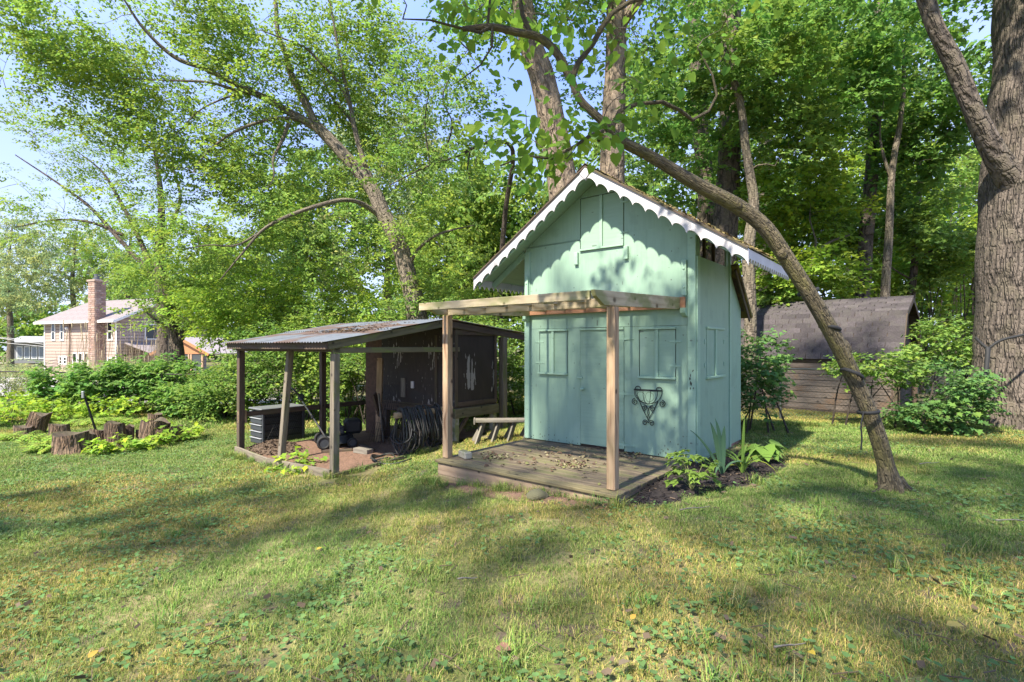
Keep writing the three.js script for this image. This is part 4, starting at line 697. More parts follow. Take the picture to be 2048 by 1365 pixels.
// sample points in lobes; each lobe {c:[x,y,d], r:[rx,ry,rd], n, hole}
function lobePoints(lobes, seed, gap = 0.45, fq = 0.55) {
  const q = rng(seed), out = [];
  for (const { c, r, n, s } of lobes) for (let i = 0, t = 0; i < n && t < n * 8; t++) {
    const a = q() * 6.283, z = 2 * q() - 1, rad = Math.pow(q(), 0.45), w = Math.sqrt(1 - z * z);
    const o = [Math.cos(a) * w * rad, z * rad, Math.sin(a) * w * rad], P = [c[0] + o[0] * r[0], c[1] + o[1] * r[1], c[2] + o[2] * r[2]];
    const g = (vn(P[0] * fq + 7, P[1] * fq * 1.6 + P[2] * 0.31, 1 << 20, 1 << 20, seed + 5) + vn(P[2] * fq, P[0] * fq * 0.8 + P[1] * fq, 1 << 20, 1 << 20, seed + 6)) / 2;
    if (g < gap) continue;
    if (P[1] < land(P[0], P[2]) + 0.05) continue;
    i++; out.push({ p: V(P), yaw: Math.atan2(o[2], o[0]) + (q() - 0.5) * 1.8, pitch: 0.1 + 0.25 * o[1], s: s || 1 });
  }
  return out;
}
// thin branches that reach from the limbs out to the sprays, forking on the way
function twigsTo(nodes, pts, seed, every, r0, o = {}) {
  const q = rng(seed), list = [], nd = nodes.map((p) => p.clone());
  const targets = pts.filter((_, i) => i % every === 0).map((t) => t.p);
  const dist = targets.map((t) => { let b = 1e9; for (const n of nd) { const d = n.distanceToSquared(t); if (d < b) b = d; } return b; });
  const order = targets.map((_, i) => i).sort((a, b) => dist[a] - dist[b]);
  for (const i of order) {
    const t = targets[i]; let b = 1e9, k = 0; for (let j = 0; j < nd.length; j++) { const n = nd[j]; let d = n.distanceToSquared(t); if (n.y > t.y + 0.6) d *= 1.6; if (d < b) { b = d; k = j; } }
    const a = nd[k], L = Math.sqrt(b); if (L < 0.15 || L > (o.max || 7)) continue;
    const m1 = a.clone().lerp(t, 0.33), m2 = a.clone().lerp(t, 0.7); const j = L * 0.10; m1.x += (q() - 0.5) * j * 2; m1.y += q() * j * 1.6; m1.z += (q() - 0.5) * j * 2; m2.x += (q() - 0.5) * j * 1.5; m2.y += q() * j; m2.z += (q() - 0.5) * j * 1.5;
    const r = Math.min(r0, 0.004 + L * 0.008); list.push(tube([a, m1, m2, t], [r, r * 0.75, r * 0.5, 0.003], L > 1.2 ? 4 : 3, { n: L > 1 ? 5 : 3, cap: false }));
    nd.push(m1, m2, t);
  }
  return list;
}
// a tree: limbs = [{pts:[[x,y,d]...], r:[...]}], first one is the trunk
function tree(name, label, o) {
  const base = o.limbs[0].pts[0], t = thing(name, label, 'tree', [0, 0, 0], 0, o.group), q = rng(o.seed || 1), nodes = [];
  t.position.copy(V(base)); const off = t.position;
  const loc = (p) => V(p).sub(off);
  o.limbs.forEach((l, i) => {
    const P = l.pts.map(loc), c = new THREE.CatmullRomCurve3(P, false, 'centripetal'), L = c.getLength();
    const seg = l.seg || (i ? (l.r[0] > 0.06 ? 12 : 8) : 18);
    const g = tube(P, l.r, seg, { step: l.step || (l.r[0] > 0.1 ? 0.16 : 0.22), wob: l.wob ?? 0.07, fl: l.fl || 6, fv: 1.6, lump: 0.05, seed: i * 13 + (o.seed || 0) });
    part(t, i ? 'limb' : 'trunk', g, o.bark);
    if (!l.bare) { const n = Math.max(3, Math.round(L / 0.4)); for (let k = i ? 2 : Math.round(n * 0.45); k <= n; k++) nodes.push(c.getPoint(k / n)); }
  });
  for (const f of o.foliage || []) {
    const pts = lobePoints(f.lobes, f.seed || (o.seed || 1) * 7 + 3, f.gap ?? 0.45, f.fq || 0.55); pts.forEach((p) => p.p.sub(off));
    crown(t, 'crown', f.kind, f.m, pts, f.tint ?? 0.2, rng((o.seed || 1) + 99));
    if (f.every !== 0 && nodes.length) { const tw = twigsTo(nodes, pts, (o.seed || 1) + 5, f.every || 3, f.r0 || 0.035, { max: f.max }); if (tw.length) part(t, 'twigs', joined(tw), o.twig || M.twig).userData.kind = 'stuff'; }
  }
  return t;
}
const lobe = (x, y, d, rx, ry, rd, n, s) => ({ c: px(x, y, d), r: [rx / FOCAL * d, ry / FOCAL * d, rd], n, s });   // where and how wide a crown shows, at its distance
const path = (d0, d1, list) => list.map(([x, y], i) => px(x, y, lerp(d0, d1, i / (list.length - 1))));
function bush(name, label, o) {
  const t = thing(name, label, o.category || 'shrub', [o.at[0], land(o.at[0], o.at[1]), o.at[1]], 0, o.group), off = t.position.clone(), q = rng(o.seed);
  const pts = lobePoints(o.lobes, o.seed, o.gap ?? 0.4, o.fq || 1.1); pts.forEach((p) => p.p.sub(off));
  const stems = []; const ns = o.stems ?? 7; const nodes = [new THREE.Vector3(0, 0.05, 0)];
  for (let i = 0; i < ns && pts.length; i++) { const e = pts[Math.floor(q() * pts.length)].p, a = new THREE.Vector3((q() - 0.5) * (o.spread || 0.5), -0.04, (q() - 0.5) * (o.spread || 0.5)); a.x += e.x * 0.4; a.z += e.z * 0.4; a.y = land(off.x + a.x, -(off.z + a.z)) - off.y - 0.04; const m = a.clone().lerp(e, 0.5); m.x += (q() - 0.5) * 0.2; m.y += 0.1; part(t, 'stem', tube([a, m, e], [o.sr || 0.014, 0.004], 5, { n: 6 }), o.bark || M.barkDark); for (let k = 1; k <= 4; k++) nodes.push(a.clone().lerp(m, k / 4), m.clone().lerp(e, k / 4)); }
  crown(t, 'foliage', o.kind || 'shrub', o.m, pts, o.tint ?? 0.2, rng(o.seed + 3));
  if (o.every !== 0) { const tw = twigsTo(nodes, pts, o.seed + 1, o.every || 3, 0.01, { max: 3 }); if (tw.length) part(t, 'twigs', joined(tw), M.twig).userData.kind = 'stuff'; }
  return t;
}
// lobes: ground point shaded (x, distance), height, radii, sprays
const SHADE = [
  ['large leafy maple behind the viewpoint shading the lawn', -5.5, -3.5, [[2.4, 3.7, 9, 2.5, 1.2, 1.3, 62], [4.4, 5.0, 9, 2.2, 1.2, 1.4, 55], [1.0, 8.25, 10, 0.8, 0.4, 0.5, 30], [1.7, 7.7, 10, 0.8, 0.4, 0.5, 28], [2.5, 7.1, 10, 0.8, 0.4, 0.5, 30], [-1.5, 2.6, 8.5, 1.6, 0.8, 0.5, 18]]],
  ['leafy maple west of the viewpoint shading the coop lawn', -10.5, 1.0, [[-2.6, 5.6, 8.5, 2.6, 1.0, 0.9, 48], [-5.0, 5.5, 8.5, 2.4, 1.0, 0.9, 40], [-0.2, 5.8, 9.5, 1.6, 1.0, 0.9, 30]]],
  ['leafy maple east of the viewpoint shading the shed lawn', 3.5, -6.0, [[6.2, 6.6, 10, 2.0, 1.3, 1.5, 60], [6.6, 12.4, 10.5, 2.0, 0.8, 1.0, 62], [3.4, 2.6, 9.5, 1.6, 1.1, 0.9, 36]]],
];
// ================================================================ the leaning redbud in front
{
  const P = (x, y, d) => px(x, y, d);
  const trunk = [P(1786, 985, 5.2), P(1772, 930, 5.2), P(1748, 850, 5.18), P(1705, 750, 5.15), P(1650, 640, 5.1), P(1585, 535, 5.05), P(1530, 455, 5.0), P(1480, 415, 4.97), P(1400, 372, 4.92), P(1300, 312, 4.85), P(1240, 280, 4.8), P(1205, 243, 4.76), P(1160, 200, 4.72), P(1143, 160, 4.7)];
  trunk[0][1] = land(trunk[0][0], 5.2) - 0.06;
  const lim = [
    { pts: trunk, r: [0.125, 0.078, 0.075, 0.077, 0.075, 0.074, 0.073, 0.07, 0.062, 0.051, 0.047, 0.037, 0.034, 0.032], seg: 20, step: 0.07, wob: 0.06, fl: 10 },
    { pts: [P(1143, 162, 4.7), P(1118, 112, 4.68), P(1080, 76, 4.66), P(1030, 64, 4.65), P(985, 54, 4.65), P(925, 58, 4.66)], r: [0.037, 0.036, 0.035, 0.033, 0.03, 0.022], seg: 14, step: 0.06 },
    { pts: [P(985, 52, 4.65), P(960, 65, 4.6), P(905, 52, 4.55), P(860, 40, 4.5), P(805, 38, 4.45)], r: [0.02, 0.014, 0.012, 0.009, 0.005] },
    { pts: [P(1143, 160, 4.7), P(1158, 122, 4.7), P(1195, 75, 4.7), P(1212, 40, 4.7), P(1245, 10, 4.72), P(1300, -8, 4.75), P(1380, -40, 4.8)], r: [0.029, 0.026, 0.025, 0.023, 0.022, 0.02, 0.015] },
    { pts: [P(1062, 68, 4.65), P(1045, 30, 4.66), P(1040, -5, 4.66), P(1050, -80, 4.7)], r: [0.024, 0.02, 0.018, 0.01] },
    { pts: [P(1222, 258, 4.78), P(1240, 222, 4.8), P(1275, 208, 4.85), P(1325, 204, 4.9), P(1362, 222, 4.95), P(1385, 240, 5.0), P(1418, 222, 5.05), P(1434, 190, 5.1), P(1425, 150, 5.1), P(1395, 95, 5.1)], r: [0.026, 0.022, 0.02, 0.019, 0.018, 0.017, 0.014, 0.012, 0.01, 0.006] },
    { pts: [P(1238, 285, 4.8), P(1215, 283, 4.72), P(1198, 278, 4.66)], r: [0.036, 0.03, 0.026] },
    { pts: [P(1205, 262, 4.74), P(1180, 272, 4.6), P(1150, 292, 4.5), P(1105, 318, 4.45), P(1050, 312, 4.4), P(1000, 332, 4.4)], r: [0.022, 0.018, 0.013, 0.01, 0.008, 0.006] },
    { pts: [P(985, 55, 4.64), P(985, 85, 4.62), P(978, 110, 4.6), P(950, 140, 4.58), P(915, 165, 4.56)], r: [0.014, 0.011, 0.009, 0.006, 0.004] },
    { pts: [P(975, 52, 4.65), P(978, 20, 4.65), P(982, -20, 4.65)], r: [0.014, 0.012, 0.008] },
  ];
  const t = tree('redbud_tree', 'slender leaning tree with mossy trunk arching over the playhouse', {
    limbs: lim, bark: M.barkMoss, seed: 3, foliage: [{ kind: 'heart', m: LEAF.redbud, gap: 0.36, fq: 1.3, every: 1, r0: 0.012, max: 1.6, lobes: [
      lobe(1000, 5, 4.9, 200, 65, 0.6, 44), lobe(860, 60, 4.7, 85, 65, 0.4, 24), lobe(920, 120, 4.7, 75, 35, 0.3, 12), lobe(1110, 280, 4.5, 70, 38, 0.2, 26), lobe(1050, 245, 4.5, 26, 16, 0.2, 4), lobe(1190, 10, 4.9, 100, 60, 0.5, 9), lobe(1250, 150, 4.9, 60, 90, 0.4, 10), lobe(1350, 30, 5.1, 120, 60, 0.6, 7), lobe(1165, 310, 4.5, 35, 18, 0.12, 6)] }],
  });
  for (const [a, l] of [[0.3, 0.26], [1.7, 0.2], [2.9, 0.3], [4.3, 0.22], [5.4, 0.24]]) part(t, 'root', tube([[0.04 * Math.cos(a), 0.16, 0.04 * Math.sin(a)], [0.11 * Math.cos(a), 0.08, 0.11 * Math.sin(a)], [l * Math.cos(a), 0.02, l * Math.sin(a)]], [0.06, 0.045, 0.012], 8, { n: 6, wob: 0.08 }), M.barkMoss);
  // knots and old branch scars on the stem
  for (const [x, y, d, r] of [[1644, 622, 5.08, 0.058], [1688, 697, 5.12, 0.062], [1566, 507, 5.0, 0.05], [1476, 408, 4.93, 0.042]]) { const g = new THREE.SphereGeometry(r, 14, 10), Q = g.attributes.position; for (let i = 0; i < Q.count; i++) { const k = 1 + 0.35 * (noise2(Q.getX(i) * 22 + x, Q.getY(i) * 22 + Q.getZ(i) * 15 + 50, 17) - 0.5); Q.setXYZ(i, Q.getX(i) * k, Q.getY(i) * k * 1.5, Q.getZ(i) * k); } g.computeVertexNormals(); const o = V(P(x, y, d)).sub(t.position); g.rotateZ(0.5); g.translate(o.x, o.y, o.z); part(t, 'knot', g, M.barkMoss); }
  // black webbing straps wound round it
  const strapAt = (a, b, rad, tilt, label, tail) => {
    const i = P(a, b, 5.12); const s = thing('tree_strap', label, 'strap', i, 0, 'straps on the leaning tree'); s.rotation.set(0, 0, tilt);
    const g = new THREE.TorusGeometry(rad, 0.011, 6, 28); g.rotateX(Math.PI / 2); g.scale(1, 1.7, 1); part(s, 'band', g, M.rubber);
    if (tail) { const T = [[-rad * 0.9, 0, 0.05], [-rad - 0.03, -0.12, 0.07], [-rad - 0.015, -0.25, 0.06], [-rad - 0.03, -0.36, 0.07]].map((p) => new THREE.Vector3(...p).applyAxisAngle(new THREE.Vector3(0, 0, 1), -tilt)); part(s, 'tail', tube(T, [0.008], 5, { step: 0.05 }), M.rubber); }
  };
  strapAt(1617, 584, 0.09, 0.35, 'black webbing strap tied highest on the leaning trunk');
  strapAt(1660, 656, 0.092, -0.28, 'black webbing strap slanting below the highest strap on leaning trunk');
  strapAt(1704, 748, 0.10, -0.50, 'black webbing strap slanting steeply round the middle of leaning trunk');
  strapAt(1737, 824, 0.088, 0.10, 'black cord with loose hanging tail tied low on leaning trunk', true);
}
// ================================================================ the great tree with the forked limb
{
  const d = 9.5, P = (x, y, dd = d) => px(x, y, dd), b = P(2068, 850); b[1] = land(b[0], d) - 0.1;
  const t = tree('oak_tree', 'massive furrowed tree trunk with a forked limb beside the shed', {
    limbs: [
      { pts: [b, P(2066, 800), P(2062, 730), P(2058, 600), P(2056, 450), P(2060, 300), P(2066, 150), P(2066, 0), P(2070, -200), P(2080, -500)], r: [1.05, 0.92, 0.82, 0.75, 0.70, 0.65, 0.57, 0.53, 0.48, 0.4], seg: 64, step: 0.07, wob: 0.045, fl: 22 },
      { pts: [P(2030, 370, 9.3), P(1985, 300, 9.2), P(1945, 215, 9.1), P(1910, 130, 9.05), P(1870, 50, 9.0), P(1850, -10, 9.0), P(1800, -130, 8.9)], r: [0.23, 0.175, 0.15, 0.14, 0.13, 0.125, 0.11], seg: 32, step: 0.08, wob: 0.06, fl: 14 },
    ], bark: M.barkBig, seed: 8, foliage: [{ kind: 'maple', m: LEAF.deep, every: 4, gap: 0.45, lobes: [lobe(1900, -120, 9.5, 300, 120, 2, 160), lobe(1960, 130, 10.5, 60, 60, 0.6, 14)] }],
  });
  const s = thing('tree_strap', 'black webbing strap tied round the massive trunk with hanging tail', 'strap', P(2040, 640, 8.72), 0);
  const o = V(P(2040, 640, 8.72)), R2 = (x, y, dd) => V(P(x, y, dd)).sub(o);
  part(s, 'band', tube([R2(1952, 676, 9.3), R2(1956, 680, 8.98), R2(1974, 696, 8.72), R2(1978, 697, 8.7)], [0.022], 6, { step: 0.06 }), M.rubber);
  part(s, 'band', tube([R2(1978, 697, 8.7), R2(2000, 682, 8.64), R2(2030, 674, 8.6), R2(2060, 668, 8.58), R2(2110, 660, 8.7)], [0.022], 6, { step: 0.08 }), M.rubber);
  part(s, 'tail', tube([R2(1977, 697, 8.68), R2(1974, 730, 8.62), R2(1971, 760, 8.58), R2(1970, 790, 8.5)], [0.036], 6, { step: 0.08 }), M.rubber);
}
// ================================================================ the two big trunks behind the playhouse
{
  const d = 11.2, P = (x, y, dd = d) => px(x, y, dd); const b1 = P(1165, 830), b2 = P(1232, 830); b1[1] = land(b1[0], d) - 0.1; b2[1] = land(b2[0], d + 0.4) - 0.1; b2[2] = d + 0.4;
  tree('split_trunk_tree', 'thick pale trunk leaning behind the playhouse with a long torn scar', {
    limbs: [{ pts: [b1, P(1150, 600), P(1130, 420), P(1112, 290), P(1085, 160), P(1060, 80), P(1040, -20), P(1010, -200)], r: [0.44, 0.38, 0.33, 0.295, 0.265, 0.235, 0.21, 0.18], seg: 26, step: 0.12, wob: 0.10, fl: 5 }], bark: M.barkTan, seed: 14,
    foliage: [{ kind: 'elm', m: LEAF.deep, every: 3, gap: 0.45, lobes: [lobe(1050, -60, 11, 260, 90, 1.6, 190), lobe(1000, 10, 11.4, 120, 60, 1, 50)] }],
  });
  tree('straight_trunk_tree', 'thick upright pale barked trunk standing behind the playhouse peak', {
    limbs: [{ pts: [b2, P(1230, 600, d + 0.4), P(1224, 400, d + 0.4), P(1226, 250, d + 0.4), P(1232, 120, d + 0.4), P(1232, 20, d + 0.4), P(1240, -200, d + 0.4)], r: [0.38, 0.32, 0.275, 0.25, 0.23, 0.205, 0.18], seg: 26, step: 0.12, wob: 0.08, fl: 6 },
      { pts: [P(1234, 60, d + 0.4), P(1290, -20, d + 0.2), P(1350, -120, d)], r: [0.13, 0.11, 0.08] }], bark: M.barkTan, seed: 15,
    foliage: [{ kind: 'elm', m: LEAF.deep, every: 3, gap: 0.45, lobes: [lobe(1250, -70, 11.4, 240, 80, 1.6, 150), lobe(1180, 130, 12.2, 60, 90, 0.6, 26)] }],
  });
}
// ================================================================ the broad tree behind the coop
{
  const P = (x, y, d = 14) => px(x, y, d), b = P(842, 830); b[1] = land(b[0], 14) - 0.1;
  const L = (r, ...pts) => ({ pts: pts.map((p) => P(...p)), r });
  tree('elm_tree', 'spreading light green tree leaning over the chicken coop roof', {
    limbs: [
      { pts: [b, P(842, 700), P(832, 620), P(818, 560), P(795, 480), P(765, 425), P(745, 380), P(705, 330), P(660, 280), P(630, 250)], r: [0.36, 0.31, 0.275, 0.25, 0.225, 0.215, 0.185, 0.165, 0.155, 0.14], seg: 20, step: 0.16, wob: 0.05 },
      L([0.115, 0.10, 0.085, 0.075, 0.065, 0.055, 0.04], [632, 252], [605, 195], [580, 145], [572, 110], [556, 70], [552, 20], [545, -60]),
      L([0.115, 0.1, 0.085, 0.07, 0.06, 0.05, 0.035, 0.02], [634, 256], [585, 228], [530, 196, 13.8], [470, 168, 13.5], [410, 138, 13.2], [350, 115, 13], [285, 55, 12.6], [245, -5, 12.3]),
      L([0.09, 0.08, 0.07, 0.055, 0.04, 0.03, 0.015], [760, 400], [735, 345], [712, 270], [698, 200], [680, 120], [668, 50], [655, -20]),
      L([0.05, 0.042, 0.034, 0.028, 0.02, 0.01], [705, 225], [680, 170, 13.8], [640, 125, 13.5], [610, 95, 13.3], [560, 75, 13], [520, 60, 12.8]),
      L([0.075, 0.062, 0.055, 0.05, 0.042, 0.035, 0.025, 0.012], [762, 435], [725, 408, 13.6], [690, 400, 13.2], [640, 410, 12.9], [570, 435, 12.6], [525, 460, 12.3], [490, 500, 12.1], [440, 560, 12]),
      L([0.03, 0.022, 0.016, 0.008], [515, 468, 12.3], [470, 492, 12.1], [420, 490, 12], [360, 500, 12]),
      L([0.055, 0.045, 0.038, 0.03, 0.02, 0.01], [598, 240], [560, 236, 13.6], [500, 250, 13.3], [450, 275, 13], [410, 310, 12.8], [385, 345, 12.6]),
      L([0.05, 0.042, 0.034, 0.026, 0.016, 0.008], [520, 192, 13.7], [470, 180, 13.4], [420, 165, 13], [370, 162, 12.8], [310, 160, 12.5], [240, 155, 12.2]),
      L([0.05, 0.04, 0.03, 0.02, 0.008], [578, 245, 13.7], [560, 290, 13.3], [545, 320, 13.1], [548, 350, 13], [540, 370, 13]),
      L([0.05, 0.042, 0.034, 0.024, 0.012], [820, 530], [835, 500, 13.6], [870, 472, 13.3], [905, 460, 13.1], [950, 450, 13]),
      L([0.03, 0.024, 0.018, 0.008], [505, 178, 13.5], [440, 200, 13.1], [400, 220, 12.9], [350, 270, 12.7]),
      L([0.045, 0.035, 0.025, 0.012], [716, 280], [700, 240, 14.3], [660, 190, 14.6], [620, 100, 15]),
    ], bark: M.barkGrey, seed: 21, foliage: [
      { kind: 'elm', m: LEAF.lime, every: 2, gap: 0.46, fq: 1.2, r0: 0.03, lobes: [lobe(280, 70, 13.2, 209, 132, 1.5, 362), lobe(130, 150, 13.0, 143, 143, 1.3, 212), lobe(420, 210, 13.8, 198, 132, 1.3, 300), lobe(560, 90, 14.4, 209, 143, 1.5, 375), lobe(330, 330, 13.4, 176, 110, 1.1, 137), lobe(500, 380, 13.6, 154, 99, 1.1, 137), lobe(690, 130, 15, 143, 165, 1.4, 287), lobe(60, 60, 12.8, 88, 99, 1, 87)] },
      { kind: 'elm', m: LEAF.lime, every: 2, gap: 0.45, fq: 1.2, r0: 0.03, seed: 155, lobes: [lobe(600, 330, 15, 187, 121, 1.4, 150), lobe(760, 300, 15.4, 154, 154, 1.4, 212), lobe(590, 500, 14, 165, 77, 1.1, 112), lobe(820, 150, 15.2, 132, 143, 1.4, 162), lobe(890, 470, 13.9, 88, 66, 0.8, 50), lobe(440, 470, 13.1, 143, 77, 1, 100)] }],
  });
}
// hanging branch over the coop roof, part of a tree behind the playhouse
{
  const P = (x, y, d) => px(x, y, d);
  const b = P(1010, 800, 15.5); b[1] = land(b[0], 15.5) - 0.1;
  tree('slender_tree', 'slender dark tree with drooping bare twigs between coop and playhouse', {
    limbs: [{ pts: [b, P(1000, 600, 15.3), P(1010, 430, 14.6), P(1025, 300, 13.5), P(995, 283, 12.8), P(960, 290, 12.4), P(920, 310, 12.1), P(850, 335, 11.9), P(780, 370, 11.8)], r: [0.10, 0.08, 0.07, 0.055, 0.045, 0.038, 0.03, 0.02, 0.01], seg: 10 },
      { pts: [P(940, 302, 12.2), P(935, 340, 12.1), P(945, 370, 12.1)], r: [0.02, 0.013, 0.006] }, { pts: [P(880, 322, 12), P(905, 250, 12), P(885, 195, 12), P(915, 130, 12), P(935, 100, 12)], r: [0.022, 0.018, 0.015, 0.012, 0.008] }, { pts: [P(860, 330, 12), P(850, 250, 12), P(855, 200, 12), P(868, 140, 12)], r: [0.018, 0.015, 0.011, 0.006] }],
    bark: M.barkDark, seed: 27, foliage: [{ kind: 'elm', m: LEAF.mid, every: 1, gap: 0.42, r0: 0.014, lobes: [lobe(880, 180, 12, 90, 120, 0.8, 80), lobe(850, 330, 11.9, 120, 60, 0.7, 60), lobe(930, 250, 12.2, 40, 40, 0.5, 14)] }],
  });
}
// ================================================================ woods on the east side
{
  const P = (x, y, d) => px(x, y, d);
  const stem = (name, label, list, d, r0, r1, bark, seed, foliage, limbs = [], group) => { const pts = list.map(([x, y]) => P(x, y, d)); pts[0][1] = land(pts[0][0], d) - 0.1; return tree(name, label, { limbs: [{ pts, r: list.map((_, i) => lerp(r0, r1, i / (list.length - 1))), seg: 14, step: 0.2, wob: 0.07 }, ...limbs], bark, seed, foliage, group }); };
  stem('woodland_tree', 'stout dark furrowed trunk rising behind the playhouse roof', [[1440, 820], [1445, 620], [1452, 440], [1458, 330], [1462, 200], [1462, 60], [1470, -120]], 14.5, 0.36, 0.24, M.barkDark, 31, [{ kind: 'maple', m: LEAF.deep, gap: 0.42, every: 5, lobes: [lobe(1430, 130, 13.8, 170, 170, 1.6, 260), lobe(1400, 350, 14.6, 110, 80, 1, 60)] }]);
  stem('woodland_tree', 'slim bare grey trunk with a bend and knot behind playhouse eave', [[1498, 820], [1501, 620], [1497, 500], [1508, 410], [1500, 350], [1490, 280], [1480, 200], [1455, 120], [1450, 30]], 12.4, 0.155, 0.06, M.barkGrey, 32, [{ kind: 'maple', m: LEAF.mid, gap: 0.42, every: 4, lobes: [lobe(1530, 120, 12.4, 130, 140, 1.3, 170), lobe(1560, 270, 13, 90, 90, 1, 70)] }], [{ pts: [P(1500, 340, 12.4), P(1525, 328, 12.2), P(1550, 332, 12.0)], r: [0.03, 0.018, 0.007] }]);
  stem('woodland_tree', 'dark trunk half hidden by the slanting roof edge of playhouse', [[1408, 820], [1410, 500], [1412, 380], [1400, 250], [1390, 60], [1380, -80]], 17, 0.30, 0.2, M.barkDark, 33, [{ kind: 'maple', m: LEAF.mid, gap: 0.42, every: 5, lobes: [lobe(1350, 180, 16.5, 120, 170, 1.5, 170)] }]);
  stem('woodland_tree', 'straight dark trunk above the storage shed ridge', [[1722, 820], [1725, 600], [1735, 440], [1745, 330], [1752, 180], [1760, 20], [1765, -150]], 14.5, 0.21, 0.12, M.barkDark, 34, [{ kind: 'maple', m: LEAF.deep, gap: 0.43, every: 4, lobes: [lobe(1700, 60, 13.5, 160, 130, 1.6, 220), lobe(1650, 200, 13.6, 120, 100, 1.2, 140), lobe(1640, 430, 15.2, 130, 110, 1, 130)] }]);
  stem('woodland_tree', 'thin twisting brown trunk forking above the storage shed', [[1768, 820], [1770, 600], [1778, 480], [1785, 340], [1800, 250], [1808, 170], [1806, 100]], 13, 0.12, 0.03, M.barkGrey, 35, [{ kind: 'maple', m: LEAF.deep, gap: 0.45, every: 3, lobes: [lobe(1830, 190, 13, 110, 70, 1, 90), lobe(1860, 320, 13, 100, 80, 1, 100), lobe(1780, 270, 13.3, 70, 70, 0.8, 50)] }], [{ pts: [P(1784, 360, 13), P(1770, 320, 13), P(1760, 270, 13.1), P(1768, 200, 13.1)], r: [0.05, 0.035, 0.025, 0.01] }]);
  stem('woodland_tree', 'thin dark trunk between storage shed gable and massive trunk', [[1818, 820], [1822, 600], [1830, 520], [1832, 430], [1840, 380], [1836, 300]], 15, 0.12, 0.05, M.barkDark, 36, [{ kind: 'maple', m: LEAF.mid, gap: 0.42, every: 4, lobes: [lobe(1870, 450, 15, 110, 100, 1.2, 150), lobe(1800, 530, 15.6, 90, 60, 1, 70)] }], [{ pts: [P(1828, 520, 15), P(1870, 500, 14.6), P(1920, 495, 14.4)], r: [0.04, 0.025, 0.008] }, { pts: [P(1826, 560, 15), P(1790, 540, 14.8), P(1750, 500, 14.6)], r: [0.03, 0.02, 0.006] }]);
  stem('woodland_tree', 'crooked thin tree with a sideways branch beyond the playhouse eave', [[1600, 820], [1612, 640], [1618, 560], [1632, 510], [1660, 485], [1700, 470]], 13.6, 0.085, 0.02, M.barkGrey, 37, [{ kind: 'maple', m: LEAF.bright, gap: 0.4, every: 3, lobes: [lobe(1590, 420, 13.8, 110, 80, 1, 130), lobe(1640, 540, 13.8, 120, 60, 1, 110), lobe(1600, 330, 13.6, 90, 60, 0.9, 70)] }], [{ pts: [P(1630, 515, 13.6), P(1632, 480, 13.6), P(1620, 440, 13.6), P(1622, 410, 13.6)], r: [0.035, 0.026, 0.016, 0.006] }]);
  stem('woodland_tree', 'faint grey trunk deep in the woods above the shed', [[1525, 820], [1525, 600], [1523, 420], [1530, 300], [1540, 100], [1545, -50]], 21, 0.32, 0.2, M.barkGrey, 38, [{ kind: 'maple', m: LEAF.mid, gap: 0.4, every: 6, lobes: [lobe(1560, 100, 20, 170, 160, 2, 260)] }]);
  // bright undergrowth and young trees filling the wood
  const fill = (label, x, y, d, rx, ry, rd, n, m, seed) => bush('woodland_sapling', label, { at: [px(x, 0, d)[0], d], lobes: [lobe(x, y, d, rx, ry, rd, n)], kind: 'maple', m, seed, stems: 6, gap: 0.38, fq: 0.7, every: 6, group: undefined, category: 'tree', sr: 0.035, spread: 1.4, bark: M.barkDark });
  fill('bright young tree filling the gap over the shed ridge', 1600, 480, 16.5, 170, 140, 1.6, 256, LEAF.bright, 801);
  fill('bright young tree standing beyond the shed gable end', 1880, 560, 16, 130, 120, 1.6, 240, LEAF.bright, 802);
  fill('dense green sapling behind the shed beside massive trunk', 1900, 400, 17.5, 150, 150, 1.6, 240, LEAF.mid, 803);
  fill('tall leafy sapling seen over the shed roof', 1740, 430, 18, 140, 180, 1.6, 264, LEAF.bright, 804);
  fill('tall leafy sapling rising behind the playhouse roof edge', 1400, 300, 19, 170, 210, 1.8, 288, LEAF.mid, 805);
  fill('high leafy sapling deep in the woods over the shed', 1700, 200, 20, 190, 200, 2, 304, LEAF.mid, 806);
  fill('leafy sapling against the sky beside massive trunk', 1900, 250, 20, 90, 90, 1.5, 48, LEAF.bright, 807);
  fill('dense sapling low beside playhouse annex', 1560, 590, 14.5, 100, 60, 1.0, 152, LEAF.mid, 808);
}
// far woods, one mass of leaves
{
  const q = rng(4242), pts = []; const add = (x, y, d, s) => { const p = px(x, y, d); if (p[1] < land(p[0], d)) return; pts.push({ p: V(p), s }); };
  for (let i = 0; i < 1100; i++) { const x = 1260 + 900 * q(), top = x > 1860 && x < 1990 ? 250 : 20; add(x, top + (700 - top) * q(), 25 + 8 * q(), 1.3); }
  for (let i = 0; i < 300; i++) add(1480 + 560 * q(), 420 + 300 * q(), 22 + 5 * q(), 1.1);
  for (let i = 0; i < 620; i++) { const x = 900 + 380 * q(), top = 330 + 60 * Math.sin(x * 0.02); add(x, top + (700 - top) * q(), 26 + 6 * q(), 1.2); }
  const g = new THREE.Group(); g.name = 'distant_woods'; g.userData = { kind: 'stuff', label: 'distant green woodland behind the yard', category: 'woods' }; scene.add(g);
  crown(g, 'foliage', 'far', leafMat(0.145, 0.24, 0.04), pts, 0.3, rng(5));
}
